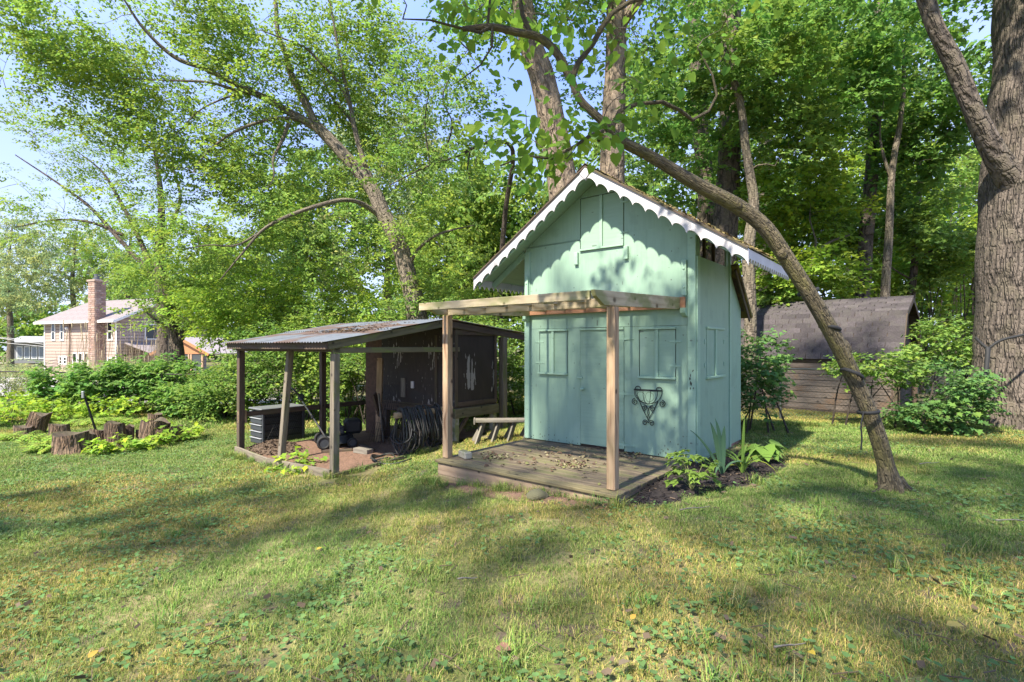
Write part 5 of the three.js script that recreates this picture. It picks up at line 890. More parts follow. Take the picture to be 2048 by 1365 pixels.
// ================================================================ trees to the north-west
{
  const P = (x, y, d) => px(x, y, d);
  { const d = 21, b = P(330, 760, d); b[1] = land(b[0], d) - 0.1;
    const L = (r, ...pts) => ({ pts: pts.map(([x, y]) => P(x, y, d)), r });
    tree('ash_tree', 'airy tree with wide bare limbs rising beyond the vine hedge', { limbs: [
      { pts: [b, P(328, 640, d), P(320, 560, d), P(318, 500, d), P(322, 440, d), P(320, 380, d), P(312, 320, d), P(300, 240, d)], r: [0.3, 0.26, 0.22, 0.18, 0.13, 0.1, 0.07, 0.03], seg: 12 },
      L([0.13, 0.1, 0.08, 0.06, 0.04, 0.015], [312, 560], [290, 505], [265, 450], [230, 385], [205, 345], [150, 300]), L([0.1, 0.08, 0.06, 0.04, 0.02], [300, 545], [230, 470], [180, 415], [120, 370], [30, 310]), L([0.07, 0.05, 0.035, 0.015], [245, 470], [180, 445], [110, 440], [30, 455]), L([0.08, 0.06, 0.04, 0.02], [330, 480], [360, 395], [345, 330], [350, 250])],
      bark: M.barkDark, seed: 41, foliage: [{ kind: 'elm', m: LEAF.lime, every: 2, gap: 0.5, fq: 0.5, r0: 0.03, lobes: [lobe(110, 330, d, 130, 110, 2, 170), lobe(230, 280, d, 130, 110, 2, 170), lobe(80, 440, d, 110, 60, 1.6, 80), lobe(340, 400, d, 110, 130, 2, 150), lobe(250, 460, d, 100, 60, 1.5, 80)] }] }); }
  { const d = 17, b = P(356, 790, d); b[1] = land(b[0], d) - 0.1;
    tree('mulberry_tree', 'dense low green tree standing behind the vine hedge', { limbs: [{ pts: [b, P(352, 700, d), P(345, 640, d), P(330, 580, d), P(320, 530, d)], r: [0.26, 0.22, 0.17, 0.11, 0.05], seg: 12 }, { pts: [P(350, 690, d), P(390, 640, d), P(440, 590, d)], r: [0.12, 0.08, 0.03] }, { pts: [P(348, 660, d), P(310, 640, d), P(270, 600, d)], r: [0.08, 0.05, 0.02] }], bark: M.barkDark, seed: 43,
      foliage: [{ kind: 'elm', m: LEAF.lime, every: 4, gap: 0.44, lobes: [lobe(345, 560, d, 90, 55, 1.4, 190), lobe(440, 600, d, 80, 70, 1.3, 190), lobe(320, 630, d, 55, 35, 1, 70), lobe(500, 540, d, 70, 60, 1.2, 120)] }] }); }
  const big = (label, x, d, lobes, m, seed, kind = 'far') => { const b = P(x, 750, d); b[1] = land(b[0], d) - 0.1; tree('background_tree', label, { limbs: [{ pts: [b, P(x, 650, d), P(x - 6, 560, d), P(x + 4, 450, d)], r: [0.4, 0.32, 0.22, 0.08], seg: 10, step: 0.6 }], bark: M.barkGrey, seed, foliage: [{ kind, m, every: 8, gap: 0.40, fq: 0.25, r0: 0.06, lobes }] }); };
  big('pale yellow green tree behind the neighbour house chimney', 150, 60, [lobe(120, 500, 60, 110, 70, 5, 260), lobe(190, 560, 58, 90, 60, 4, 180), lobe(60, 560, 58, 70, 60, 4, 140)], LEAF.pale, 51);
  big('rounded pale tree beyond the grey neighbour house', 20, 66, [lobe(10, 520, 66, 90, 90, 5, 240), lobe(-40, 600, 64, 90, 70, 4, 140)], LEAF.pale, 52);
  big('green tree beyond the neighbour house roof', 260, 58, [lobe(260, 520, 58, 90, 90, 5, 230), lobe(320, 600, 56, 80, 80, 4, 160)], LEAF.mid, 53);
  big('tall silvery green tree far behind the chicken coop', 600, 30, [lobe(560, 400, 30, 110, 130, 3, 170), lobe(640, 480, 29, 120, 110, 3, 170), lobe(520, 540, 29, 100, 80, 3, 120)], LEAF.mid, 54);
  big('tall feathery pale tree far behind the coop ridge', 780, 32, [lobe(770, 330, 32, 100, 140, 3, 190), lobe(850, 430, 31, 110, 130, 3, 190), lobe(740, 520, 31, 120, 90, 3, 150)], LEAF.pale, 55);
  big('bright green tree beyond the gap between coop and playhouse', 940, 28, [lobe(950, 420, 28, 90, 110, 3, 160), lobe(900, 540, 27, 110, 80, 3, 160), lobe(1010, 520, 28, 80, 110, 3, 140)], LEAF.lime, 56);
  // shrubs closing the yard behind the coop
  const sh = (label, x, y, d, rx, ry, rd, n, m, seed, kind = 'shrub') => bush('border_shrub', label, { at: [px(x, 0, d)[0], d], lobes: [lobe(x, y, d, rx, ry, rd, kind === 'maplet' ? Math.round(n * 1.4) : n, kind === 'maplet' ? 0.72 : 1)], kind, m, seed, stems: 8, gap: 0.36, fq: 0.9, every: 4, sr: 0.02, spread: 1 });
  sh('dense bright shrub beside the vine hedge before the screened porch', 465, 785, 13.4, 85, 52, 0.9, 330, LEAF.mid, 811);
  sh('dense shrub seen through the open coop run', 560, 740, 13.2, 90, 100, 0.9, 520, LEAF.mid, 812);
  sh('leafy shrub behind the mower in coop run', 660, 720, 13.4, 90, 110, 0.9, 520, LEAF.lime, 813);
  sh('tall arching shrub above the coop corrugated roof', 640, 600, 14.2, 130, 80, 1.1, 420, LEAF.bright, 814);
  sh('tall arching shrub rising beside the elm trunk over coop', 880, 590, 14.6, 120, 70, 1.0, 360, LEAF.lime, 815);
  sh('dense shrub behind the hen house and bench', 1000, 720, 12.2, 75, 110, 0.8, 420, LEAF.mid, 816);
  sh('shrub behind the hen house panels', 860, 700, 13.4, 110, 110, 0.8, 360, LEAF.mid, 817);
  sh('leafy shrub filling the gap under the elm limbs', 480, 620, 14.6, 100, 70, 1.0, 330, LEAF.bright, 818, 'elm');
  sh('low shrub in shade beneath the elm beyond run', 740, 770, 12.6, 80, 70, 0.7, 300, LEAF.mid, 819);
  // shrubs by the storage shed
  sh('dark leafy shrub between playhouse annex and storage shed', 1508, 745, 8.9, 46, 90, 0.42, 150, LEAF.dark, 821, 'maplet');
  sh('sprawling broad leaved shrub before the massive trunk', 1875, 795, 8.75, 98, 66, 0.5, 170, LEAF.dark, 822, 'maplet');
  sh('thin trailing shrub hanging over the chain link fence', 1760, 738, 9.4, 85, 32, 0.4, 95, LEAF.mid, 823, 'maplet');
  sh('leafy sapling growing behind shed gable and fence', 1900, 690, 10.6, 60, 60, 0.5, 130, LEAF.mid, 824, 'maplet');
}
// trees behind the photographer whose crowns shade the lawn
{
  const cot = 1 / Math.tan(SUN_EL), S = (x, d, h) => [x - cot * h * 0.63, h, d - cot * h * 0.776];     // the crown that shades ground point (x, d) from height h
  const st = (label, bx, bd, lobes, seed) => { tree('shade_tree', label, { limbs: [{ pts: [[bx, land(bx, bd) - 0.1, bd], [bx + 0.1, 3, bd], [bx, 6, bd + 0.2], [bx, 9, bd]], r: [0.35, 0.3, 0.24, 0.12], seg: 12 }], bark: M.barkGrey, seed, foliage: [{ kind: 'maple', m: LEAF.mid, every: 5, gap: 0.34, fq: 1.6, r0: 0.04, lobes: lobes.map(([x, d, h, rx, ry, rd, n]) => ({ c: S(x, d, h), r: [rx, ry, rd], n })) }] }); };
  SHADE.forEach(([label, bx, bd, lobes], i) => st(label, bx, bd, lobes, 61 + i));
}
// ================================================================ lawn plants
const inDeckHouse = (x, d, m = 0) => { const u = x * 0.776 - d * 0.631 + 4.857, v = 6.3 - (x * 0.63 + d * 0.776); return u > 0.06 - m && u < 2.56 + m && v < 1.9 + m && v > -1.9 - m; };
const inRun = (x, d, m = 0) => { const [X, v] = toCoop(x, d); return X > -3.03 - m && X < 0.0 + m && v > -0.1 - m && v < 3.3 + m; };
const BED = [[1250, 1010], [1320, 1012], [1420, 985], [1520, 965], [1575, 930], [1545, 905], [1490, 898], [1430, 925], [1360, 935]].map(([x, y]) => { let d = 6; for (let i = 0; i < 6; i++) { const X = (x - CX) / FOCAL * d; d = (EYE - land(X, d)) * FOCAL / (y - CY); } return [(x - CX) / FOCAL * d, d]; });
const inPoly = (x, d, P) => { let c = false; for (let i = 0, j = P.length - 1; i < P.length; j = i++) if ((P[i][1] > d) !== (P[j][1] > d) && x < (P[j][0] - P[i][0]) * (d - P[i][1]) / (P[j][1] - P[i][1]) + P[i][0]) c = !c; return c; };
{
  const blades = (size, n, h0, h1, w, seed) => {
    const q = rng(seed), A = { pos: [], uv: [], idx: [], col: [] };
    for (let i = 0; i < n; i++) {
      const x = (q() - 0.5) * size * 1.12, z = (q() - 0.5) * size * 1.12, a = q() * 6.283, h = lerp(h0, h1, Math.pow(q(), 1.3)), l = h * (0.3 + 1.9 * q() * q()), b = A.pos.length / 3, ww = w * (0.6 + 0.8 * q());
      const dx = Math.cos(a), dz = Math.sin(a), sx = -dz * ww / 2, sz = dx * ww / 2, straw = q();
      let c = straw < 0.23 ? [0.46, 0.375, 0.17] : straw < 0.50 ? [0.34, 0.345, 0.10] : straw < 0.82 ? [0.205, 0.28, 0.06] : [0.13, 0.215, 0.05]; const k = 0.75 + 0.5 * q(); c = mul3(c, k);
      A.pos.push(x - sx, 0, z - sz, x + sx, 0, z + sz, x + dx * l * 0.4 - sx * 0.8, h * 0.62, z + dz * l * 0.4 - sz * 0.8, x + dx * l * 0.4 + sx * 0.8, h * 0.62, z + dz * l * 0.4 + sz * 0.8, x + dx * l, h * (0.95 - 0.3 * q()), z + dz * l);
      for (let j = 0; j < 5; j++) { A.col.push(...c); A.uv.push(0, 0); } A.idx.push(b, b + 1, b + 2, b + 1, b + 3, b + 2, b + 2, b + 3, b + 4);
    }
    return fromArrays(A.pos, A.uv, A.idx, A.col);
  };
  const gm = new THREE.MeshPhysicalMaterial({ color: 0xffffff, roughness: 1, transmission: 0.25, thickness: 0, vertexColors: true, side: THREE.DoubleSide, specularIntensity: 0.25 });
  const q = rng(2025);
  const field = (name, geos, size, d0, d1, xlim, keep) => {
    const per = geos.map(() => []);
    for (let d = d0; d < d1; d += size) for (let x = -xlim(d); x < xlim(d); x += size) { const X = x + (q() - 0.5) * size * 0.3, D = d + (q() - 0.5) * size * 0.3; if (keep(X, D)) per[Math.floor(q() * geos.length)].push([X, D]); }
    const g = new THREE.Group(); g.name = numbered(name); g.userData = { kind: 'stuff', label: 'short dry mown grass of the lawn', category: 'grass' }; scene.add(g);
    per.forEach((list, k) => {
      if (!list.length) return;
      const im = shade(new THREE.InstancedMesh(geos[k], gm, list.length)); im.name = 'grass_blades'; im.userData.kind = 'stuff'; const m = new THREE.Matrix4(), e = new THREE.Euler(), qq = new THREE.Quaternion(), c = new THREE.Color();
      list.forEach(([x, d], i) => {
        const dry = noise2(x * 0.55 + 11, d * 0.75 + 3, 71, 4), lush = noise2(x * 1.4 + 31, d * 1.6 + 9, 73, 3), s = 0.75 + 0.7 * lush;
        e.set(Math.atan2(land(x, d + 0.2) - land(x, d - 0.2), 0.4) * 1, Math.floor(q() * 4) * Math.PI / 2 + (q() - 0.5) * 0.3, 0, 'XYZ'); qq.setFromEuler(e);
        m.compose(new THREE.Vector3(x, land(x, d) - 0.004, -d), qq, new THREE.Vector3(1, s, 1)); im.setMatrixAt(i, m);
        const t = smooth(0.38, 0.62, dry), b = 0.82 + 0.36 * q(); c.setRGB(lerp(0.72, 1.18, t) * b, lerp(0.95, 1.02, t) * b, lerp(0.8, 0.95, t) * b); im.setColorAt(i, c);
      });
      g.add(im);
    });
  };
  const free = (m) => (x, d) => !inDeckHouse(x, d, m) && !inRun(x, d, m) && !inPoly(x, d, BED);
  field('grass', [0, 1, 2, 3].map((i) => blades(0.25, 860, 0.012, 0.045, 0.003, 900 + i)), 0.25, 1.7, 6.6, (d) => d * 1.06 + 0.5, free(0.04));
  field('grass', [0, 1, 2].map((i) => blades(0.4, 900, 0.015, 0.05, 0.0056, 910 + i)), 0.4, 6.6, 12.4, (d) => d * 1.04 + 0.4, free(0.1));
  field('grass', [0, 1].map((i) => blades(0.9, 900, 0.03, 0.09, 0.014, 920 + i)), 0.9, 12.4, 17.5, (d) => d * 1.03, (x, d) => x < 3 && free(0.2)(x, d));
  // longer tufts left by the mower along edges
  const tuft = [0, 1, 2].map((i) => blades(0.10, 60, 0.05, 0.14, 0.004, 930 + i)), spots = []; const tq = rng(3131);
  const edge = (x0, d0, x1, d1, n) => { for (let i = 0; i < n; i++) { const t = tq(); spots.push([lerp(x0, x1, t) + (tq() - 0.5) * 0.12, lerp(d0, d1, t) + (tq() - 0.5) * 0.12]); } };
  const dk = (X, v) => uv2w(-4.857 + X, 6.3 - v); { const a = dk(0.05, 2.0), b = dk(2.6, 2.0); edge(...a, ...b, 34); } { const a = fromCoop(-3.1, -0.2), b = fromCoop(0, -0.12), c = fromCoop(0.12, 2.2); edge(...a, ...b, 30); edge(...b, ...c, 24); }
  for (let i = 0; i < 110; i++) { const d = 1.9 + 9 * tq() * tq(), x = (tq() * 2 - 1) * d; if (free(0.05)(x, d)) spots.push([x, d]); }
  edge(4.2, 9.6, 9, 8.9, 60);
  const tg = new THREE.Group(); tg.name = 'grass_tufts'; tg.userData = { kind: 'stuff', label: 'longer uncut grass tufts along the edges', category: 'grass' }; scene.add(tg);
  tuft.forEach((geo, k) => { const l = spots.filter((_, i) => i % 3 === k), im = shade(new THREE.InstancedMesh(geo, gm, l.length)); im.name = 'grass_blades'; im.userData.kind = 'stuff'; l.forEach(([x, d], i) => { const s = 0.7 + 0.7 * tq(); im.setMatrixAt(i, new THREE.Matrix4().compose(new THREE.Vector3(x, land(x, d) - 0.005, -d), new THREE.Quaternion().setFromEuler(new THREE.Euler(0, tq() * 6, 0)), new THREE.Vector3(s, s, s))); im.setColorAt(i, new THREE.Color(0.65 + 0.3 * tq(), 0.95, 0.8)); }); tg.add(im); });
  // ground ivy and violets: round leaves in drifts
  const ivy = (n, seed, r0) => { const p = rng(seed), A = { pos: [], uv: [], idx: [], col: [] }; for (let i = 0; i < n; i++) { const a = p() * 6.28, rad = 0.24 * Math.sqrt(p()), r = r0 * (0.5 + 0.9 * p()), c = 0.7 + 0.5 * p(), h = 0.018 + 0.028 * p(); pushLeaf(A, 'heart', r * 2, M4(Math.cos(a) * rad, h, Math.sin(a) * rad, p() * 6.28, (p() - 0.5) * 0.7, (p() - 0.5) * 0.7), [c * (0.9 + 0.2 * p()), c, c * 1.0], 0.05); } return fromArrays(A.pos, A.uv, A.idx, A.col); };
  const ig = [0, 1, 2].map((i) => ivy(9, 940 + i, 0.0135)), im2 = leafMat(0.135, 0.24, 0.075, 0.4), list = [];
  for (let i = 0; i < 5200; i++) { const d = 1.7 + 9.5 * Math.pow(tq(), 0.9), x = (tq() * 2 - 1) * (d * 1.04 + 0.3); const n = noise2(x * 0.9 + 50, d * 1.1 + 20, 91, 3); const w = n + (x < -0.5 && d < 4.5 ? 0.12 : 0) + (d < 3 ? 0.07 : 0) + (x > 3.0 ? -0.02 : 0); if (w > 0.47 + 0.14 * tq() && free(0.02)(x, d)) list.push([x, d]); }
  const cg = new THREE.Group(); cg.name = 'ground_cover'; cg.userData = { kind: 'stuff', label: 'drifts of round leaved ground ivy in the lawn', category: 'ground cover' }; scene.add(cg);
  ig.forEach((geo, k) => { const l = list.filter((_, i) => i % 3 === k), im = shade(new THREE.InstancedMesh(geo, im2, l.length)); im.name = 'ivy_leaves'; im.userData.kind = 'stuff'; l.forEach(([x, d], i) => { const s = 0.75 + 0.6 * tq(); im.setMatrixAt(i, new THREE.Matrix4().compose(new THREE.Vector3(x, land(x, d), -d), new THREE.Quaternion().setFromEuler(new THREE.Euler(0, tq() * 6.28, 0)), new THREE.Vector3(s, s, s))); const b = 0.8 + 0.4 * tq(); im.setColorAt(i, new THREE.Color(b, b, b)); }); cg.add(im); });
}
// ================================================================ mulch bed and its plants
{
  const P = BED, c = [P.reduce((a, p) => a + p[0], 0) / P.length, P.reduce((a, p) => a + p[1], 0) / P.length], pos = [c[0], land(...c) + 0.045, -c[1]], uv = [c[0], c[1]], idx = [];
  for (const k of [0.5, 1]) for (const [x, d] of P) { const X = lerp(c[0], x, k * 1.03), D = lerp(c[1], d, k * 1.03); pos.push(X, land(X, D) + (k < 1 ? 0.035 : 0.004), -D); uv.push(X, D); }
  const n = P.length; for (let i = 0; i < n; i++) { const j = (i + 1) % n; idx.push(0, 1 + i, 1 + j, 1 + i, 1 + n + i, 1 + j, 1 + j, 1 + n + i, 1 + n + j); }
  M.mulch = mat(dataTex(256, 256, (u, v) => mul3([0.03, 0.022, 0.02], 0.4 + 1.3 * fbm(u * 40, v * 40, 40, 40, 521, 3))), null, 1, { roughness: 1, side: THREE.DoubleSide });
  structure('mulch_bed', fromArrays(pos, uv, idx), M.mulch);
  const q = rng(661), dark = [], pale = [];
  for (let i = 0; i < 1500; i++) { let x, d, t = 0; do { x = lerp(0.9, 4.2, q()); d = lerp(4.5, 7.6, q()); } while (!inPoly(x, d, P) && t++ < 60); if (t >= 60) continue; const g = new THREE.BoxGeometry(0.02 + 0.05 * q(), 0.004 + 0.006 * q(), 0.006 + 0.012 * q()); g.rotateZ((q() - 0.5) * 0.9); g.rotateY(q() * 6.28); const inn = Math.hypot(x - c[0], d - c[1]); g.translate(x, land(x, d) + 0.012 + 0.03 * smooth(0.9, 0.2, inn) + 0.012 * q(), -d); (q() < 0.94 ? dark : pale).push(g); }
  const mk = (l, m, name, label) => { const o = shade(new THREE.Mesh(joined(l), m)); o.name = name; o.userData = { kind: 'stuff', label, category: 'mulch' }; scene.add(o); };
  mk(dark, flat(0.024, 0.018, 0.016, { roughness: 1 }), 'mulch_chips', 'dark shredded bark mulch beside the deck'); mk(pale, flat(0.17, 0.12, 0.08, { roughness: 1 }), 'bark_scraps', 'pale bark scraps on the mulch bed');
  const ground = (x, y) => { let d = 6; for (let i = 0; i < 8; i++) d = (EYE - land((x - CX) / FOCAL * d, d)) * FOCAL / (y - CY); return [(x - CX) / FOCAL * d, d]; };
  // strap leaf: a curved, keeled blade; uv unused
  const strap = (L, w, a, lean, bend, wa = a + Math.PI / 2) => { const pos = [], uv = [], idx = [], n = 9; for (let i = 0; i <= n; i++) { const t = i / n, b = lean + bend * t * t, y = L * t * Math.cos(b * 0.8), r = L * t * Math.sin(b * 0.8), ww = w * Math.pow(Math.sin(Math.PI * Math.min(1, 0.12 + 0.88 * t)), 0.6) * (i === n ? 0.05 : 1); const cx = Math.cos(a), cz = Math.sin(a); for (const s of [-1, 0, 1]) { pos.push(cx * r + Math.cos(wa) * s * ww / 2, y + (s ? 0 : -w * 0.18), cz * r + Math.sin(wa) * s * ww / 2 + (s ? 0 : 0.12 * ww)); uv.push(0, 0); } } for (let i = 0; i < n; i++) for (let j = 0; j < 2; j++) { const p = i * 3 + j; idx.push(p, p + 1, p + 3, p + 1, p + 4, p + 3); } return fromArrays(pos, uv, idx, new Array(pos.length).fill(1)); };
  const plant = (name, label, x, y) => { const [X, d] = ground(x, y); return thing(name, label, 'plant', [X, land(X, d) + 0.02, d]); };
  const irisM = leafMat(0.085, 0.17, 0.095, 0.25), yel = leafMat(0.30, 0.33, 0.05, 0.35);
  { const t = plant('iris_plant', 'tall bluish sword leaved iris plant by the playhouse corner', 1445, 955);
    for (const [L, w, a, l, b, m, wa] of [[0.60, 0.062, 3.5, 0.16, 0.10, irisM, 0.5], [0.64, 0.066, 3.3, 0.03, 0.12, irisM, -0.3], [0.56, 0.06, 0.2, 0.02, 0.03, irisM, 0.2], [0.60, 0.034, 3.3, 0.55, 0.2, irisM, 0.2], [0.42, 0.06, 0.1, 0.45, 1.7, irisM], [0.34, 0.04, 6.0, 0.6, 1.9, yel], [0.3, 0.04, 2.2, 0.5, 1.2, irisM]]) part(t, 'leaf', strap(L, w, a, l, b, wa), m); }
  { const t = plant('daylily_plant', 'arching green daylily leaves between iris and hosta', 1485, 955);
    const q2 = rng(72); for (let i = 0; i < 16; i++) part(t, 'leaf', strap(0.34 + 0.22 * q2(), 0.02 + 0.012 * q2(), q2() * 6.28, 0.2 + 0.3 * q2(), 0.8 + 1.1 * q2()), i % 4 === 1 ? yel : leafMatDaylily()); part(t, 'leaf', strap(0.66, 0.034, 1.0, 0.03, 0.02, 0), leafMatDaylily()); }
  { const t = plant('hosta_plant', 'broad leaved hosta plant at the end of the mulch bed', 1525, 925);
    const q3 = rng(73), hm = leafMat(0.15, 0.26, 0.045, 0.35); for (let i = 0; i < 13; i++) { const A = { pos: [], uv: [], idx: [], col: [] }, a = i * 2.4, r = 0.05 + 0.10 * q3(); pushLeaf(A, 'heart', 0.17 + 0.09 * q3(), M4(Math.cos(a) * r, 0.10 + 0.10 * q3(), Math.sin(a) * r, -a, -0.1 - 0.3 * q3(), (q3() - 0.5) * 0.5), [1, 1, 1], 0.3); const lf = part(t, 'leaf', fromArrays(A.pos, A.uv, A.idx, A.col), hm); part(lf, 'stalk', tube([[0, 0, 0], [Math.cos(a) * r * 0.7, 0.07, Math.sin(a) * r * 0.7], [Math.cos(a) * r, 0.12, Math.sin(a) * r]], [0.005], 5, { n: 4 }), flat(0.2, 0.26, 0.08)); } }
  { const t = plant('bleeding_heart_plant', 'bushy light green lobed plant at the deck corner', 1385, 985);
    const q4 = rng(74), lm = leafMat(0.20, 0.31, 0.05, 0.4); for (let i = 0; i < 62; i++) { const A = { pos: [], uv: [], idx: [], col: [] }, a = q4() * 6.28, y = 0.06 + 0.32 * q4(), r = (0.06 + 0.18 * Math.sqrt(q4())) * (1.15 - y * 0.9), c = 0.8 + 0.4 * q4(); for (const dy of [-0.8, 0, 0.8]) pushLeaf(A, 'maple', 0.055 + 0.04 * q4(), M4(Math.cos(a) * r, y, Math.sin(a) * r, -a + dy, -0.25 + (q4() - 0.5) * 0.6, (q4() - 0.5) * 0.6), [c, c, c], 0.2); const lf = part(t, 'leaf', fromArrays(A.pos, A.uv, A.idx, A.col), lm); if (i < 14) part(lf, 'stalk', tube([[0, 0, 0], [Math.cos(a) * r * 0.5, y * 0.6, Math.sin(a) * r * 0.5], [Math.cos(a) * r, y, Math.sin(a) * r]], [0.004], 4, { n: 4 }), flat(0.22, 0.24, 0.08)); } }
  function leafMatDaylily() { return M.daylily || (M.daylily = leafMat(0.16, 0.27, 0.05, 0.35)); }
  // a few fallen leaves and twigs in the grass
  const fallen = (label, x, y, s, col) => { const [X, d] = ground(x, y), A = { pos: [], uv: [], idx: [], col: [] }; pushLeaf(A, 'oval', s, M4(0, 0, 0, R() * 6.28, 0.35, 0.3), [1, 1, 1], 0.15); const o = single('fallen_leaf', label, 'leaf', fromArrays(A.pos, A.uv, A.idx, A.col), leafMat(...col, 0.2)); o.position.set(X, land(X, d) + 0.052, -d); };
  fallen('bright yellow leaf standing in the grass near a violet patch', 1262, 1258, 0.045, [0.42, 0.25, 0.05]); fallen('pale yellow oval leaf upright in sunlit clover', 1893, 1270, 0.07, [0.40, 0.32, 0.10]); fallen('brown pointed dead leaf in the grass', 993, 1315, 0.10, [0.20, 0.11, 0.08]); fallen('small yellow leaf at the edge of sunlit grass', 632, 1112, 0.05, [0.36, 0.27, 0.05]); fallen('tan dead leaf lying in clover', 1262, 1345, 0.10, [0.22, 0.17, 0.11]); fallen('small golden leaf beside a twig', 1618, 1325, 0.05, [0.5, 0.36, 0.05]); fallen('orange brown leaf at the lawn edge', 175, 1335, 0.06, [0.4, 0.27, 0.06]);
  const twig = (label, x, y, L, a) => { const [X, d] = ground(x, y); const t = thing('fallen_twig', label, 'twig', [X, land(X, d) + 0.045, d], a); part(t, 'stick', tube([[-L / 2, 0, 0], [-L / 6, 0.012, 0.01], [L / 5, 0.0, -0.008], [L / 2, 0.01, 0]], [0.006, 0.005, 0.004, 0.002], 5, { n: 8 }), M.greyPlank); };
  twig('grey twig lying in the grass beside golden leaf', 1580, 1312, 0.16, 0.1); twig('grey stick on the lawn near the massive trunk', 2040, 1054, 0.35, -0.1); twig('bleached root piece on grass before the mulch bed', 1390, 1028, 0.30, 0.25); twig('pale twig in the grass before the deck', 935, 1172, 0.13, 0.0); twig('pale root on grass beside leaning trunk', 1860, 935, 0.3, 0.2);
  { const q5 = rng(3434), bits = []; for (let i = 0; i < 380; i++) { const d = 2.2 + 9 * q5() * q5(), x = (q5() * 2 - 1) * d; if (inDeckHouse(x, d, 0.05) || inRun(x, d, 0.05)) continue; const st = q5() < 0.45, g = st ? new THREE.BoxGeometry(0.04 + 0.10 * q5(), 0.004, 0.004) : new THREE.PlaneGeometry(0.02 + 0.035 * q5(), 0.012 + 0.018 * q5()); if (!st) g.rotateX(-1.2 + q5() * 0.8); g.rotateZ((q5() - 0.5) * 0.5); g.rotateY(q5() * 6.28); g.translate(x, land(x, d) + 0.025 + 0.03 * q5(), -d); bits.push(g); }
    const o = shade(new THREE.Mesh(joined(bits), flat(0.12, 0.085, 0.055, { side: THREE.DoubleSide, roughness: 1 }))); o.name = 'lawn_litter'; o.userData = { kind: 'stuff', label: 'small twigs and dead leaf scraps scattered through the lawn', category: 'litter' }; scene.add(o); }
  // rough stone at the foot of the deck
  { const [X, d] = ground(1075, 1000), g = new THREE.IcosahedronGeometry(0.08, 3), Q = g.attributes.position; for (let i = 0; i < Q.count; i++) { const x = Q.getX(i), y = Q.getY(i), z = Q.getZ(i), k = 1 + 0.5 * (noise2(x * 12 + 9, y * 12 + z * 10, 63) - 0.5); Q.setXYZ(i, x * k * 1.3, Math.max(-0.05, y * k * 0.75), z * k); } g.computeVertexNormals(); single('stone', 'mossy rough stone set against the deck skirting', 'stone', g, flat(0.10, 0.095, 0.055, { roughness: 1 })).position.set(X, land(X, d) + 0.04, -d); }
  // scraped bare earth in front of the deck
  { const pos = [], uv = [], idx = [], n = 14; for (let i = 0; i <= n; i++) for (const s of [0, 0.5, 1]) { const t = i / n, a = uv2w(-4.857 + lerp(0.25, 2.55, t), 6.3 - 1.90 - s * (0.16 + 0.16 * Math.sin(Math.PI * t)) ); pos.push(a[0], land(a[0], a[1]) + (s === 0.5 ? 0.022 : 0.004), -a[1]); uv.push(a[0], a[1]); } for (let i = 0; i < n; i++) for (let j = 0; j < 2; j++) { const p = i * 3 + j; idx.push(p, p + 1, p + 3, p + 1, p + 4, p + 3); } const m = M.soil; structure('bare_earth', fromArrays(pos, uv, idx), m); m.side = THREE.DoubleSide; }
}
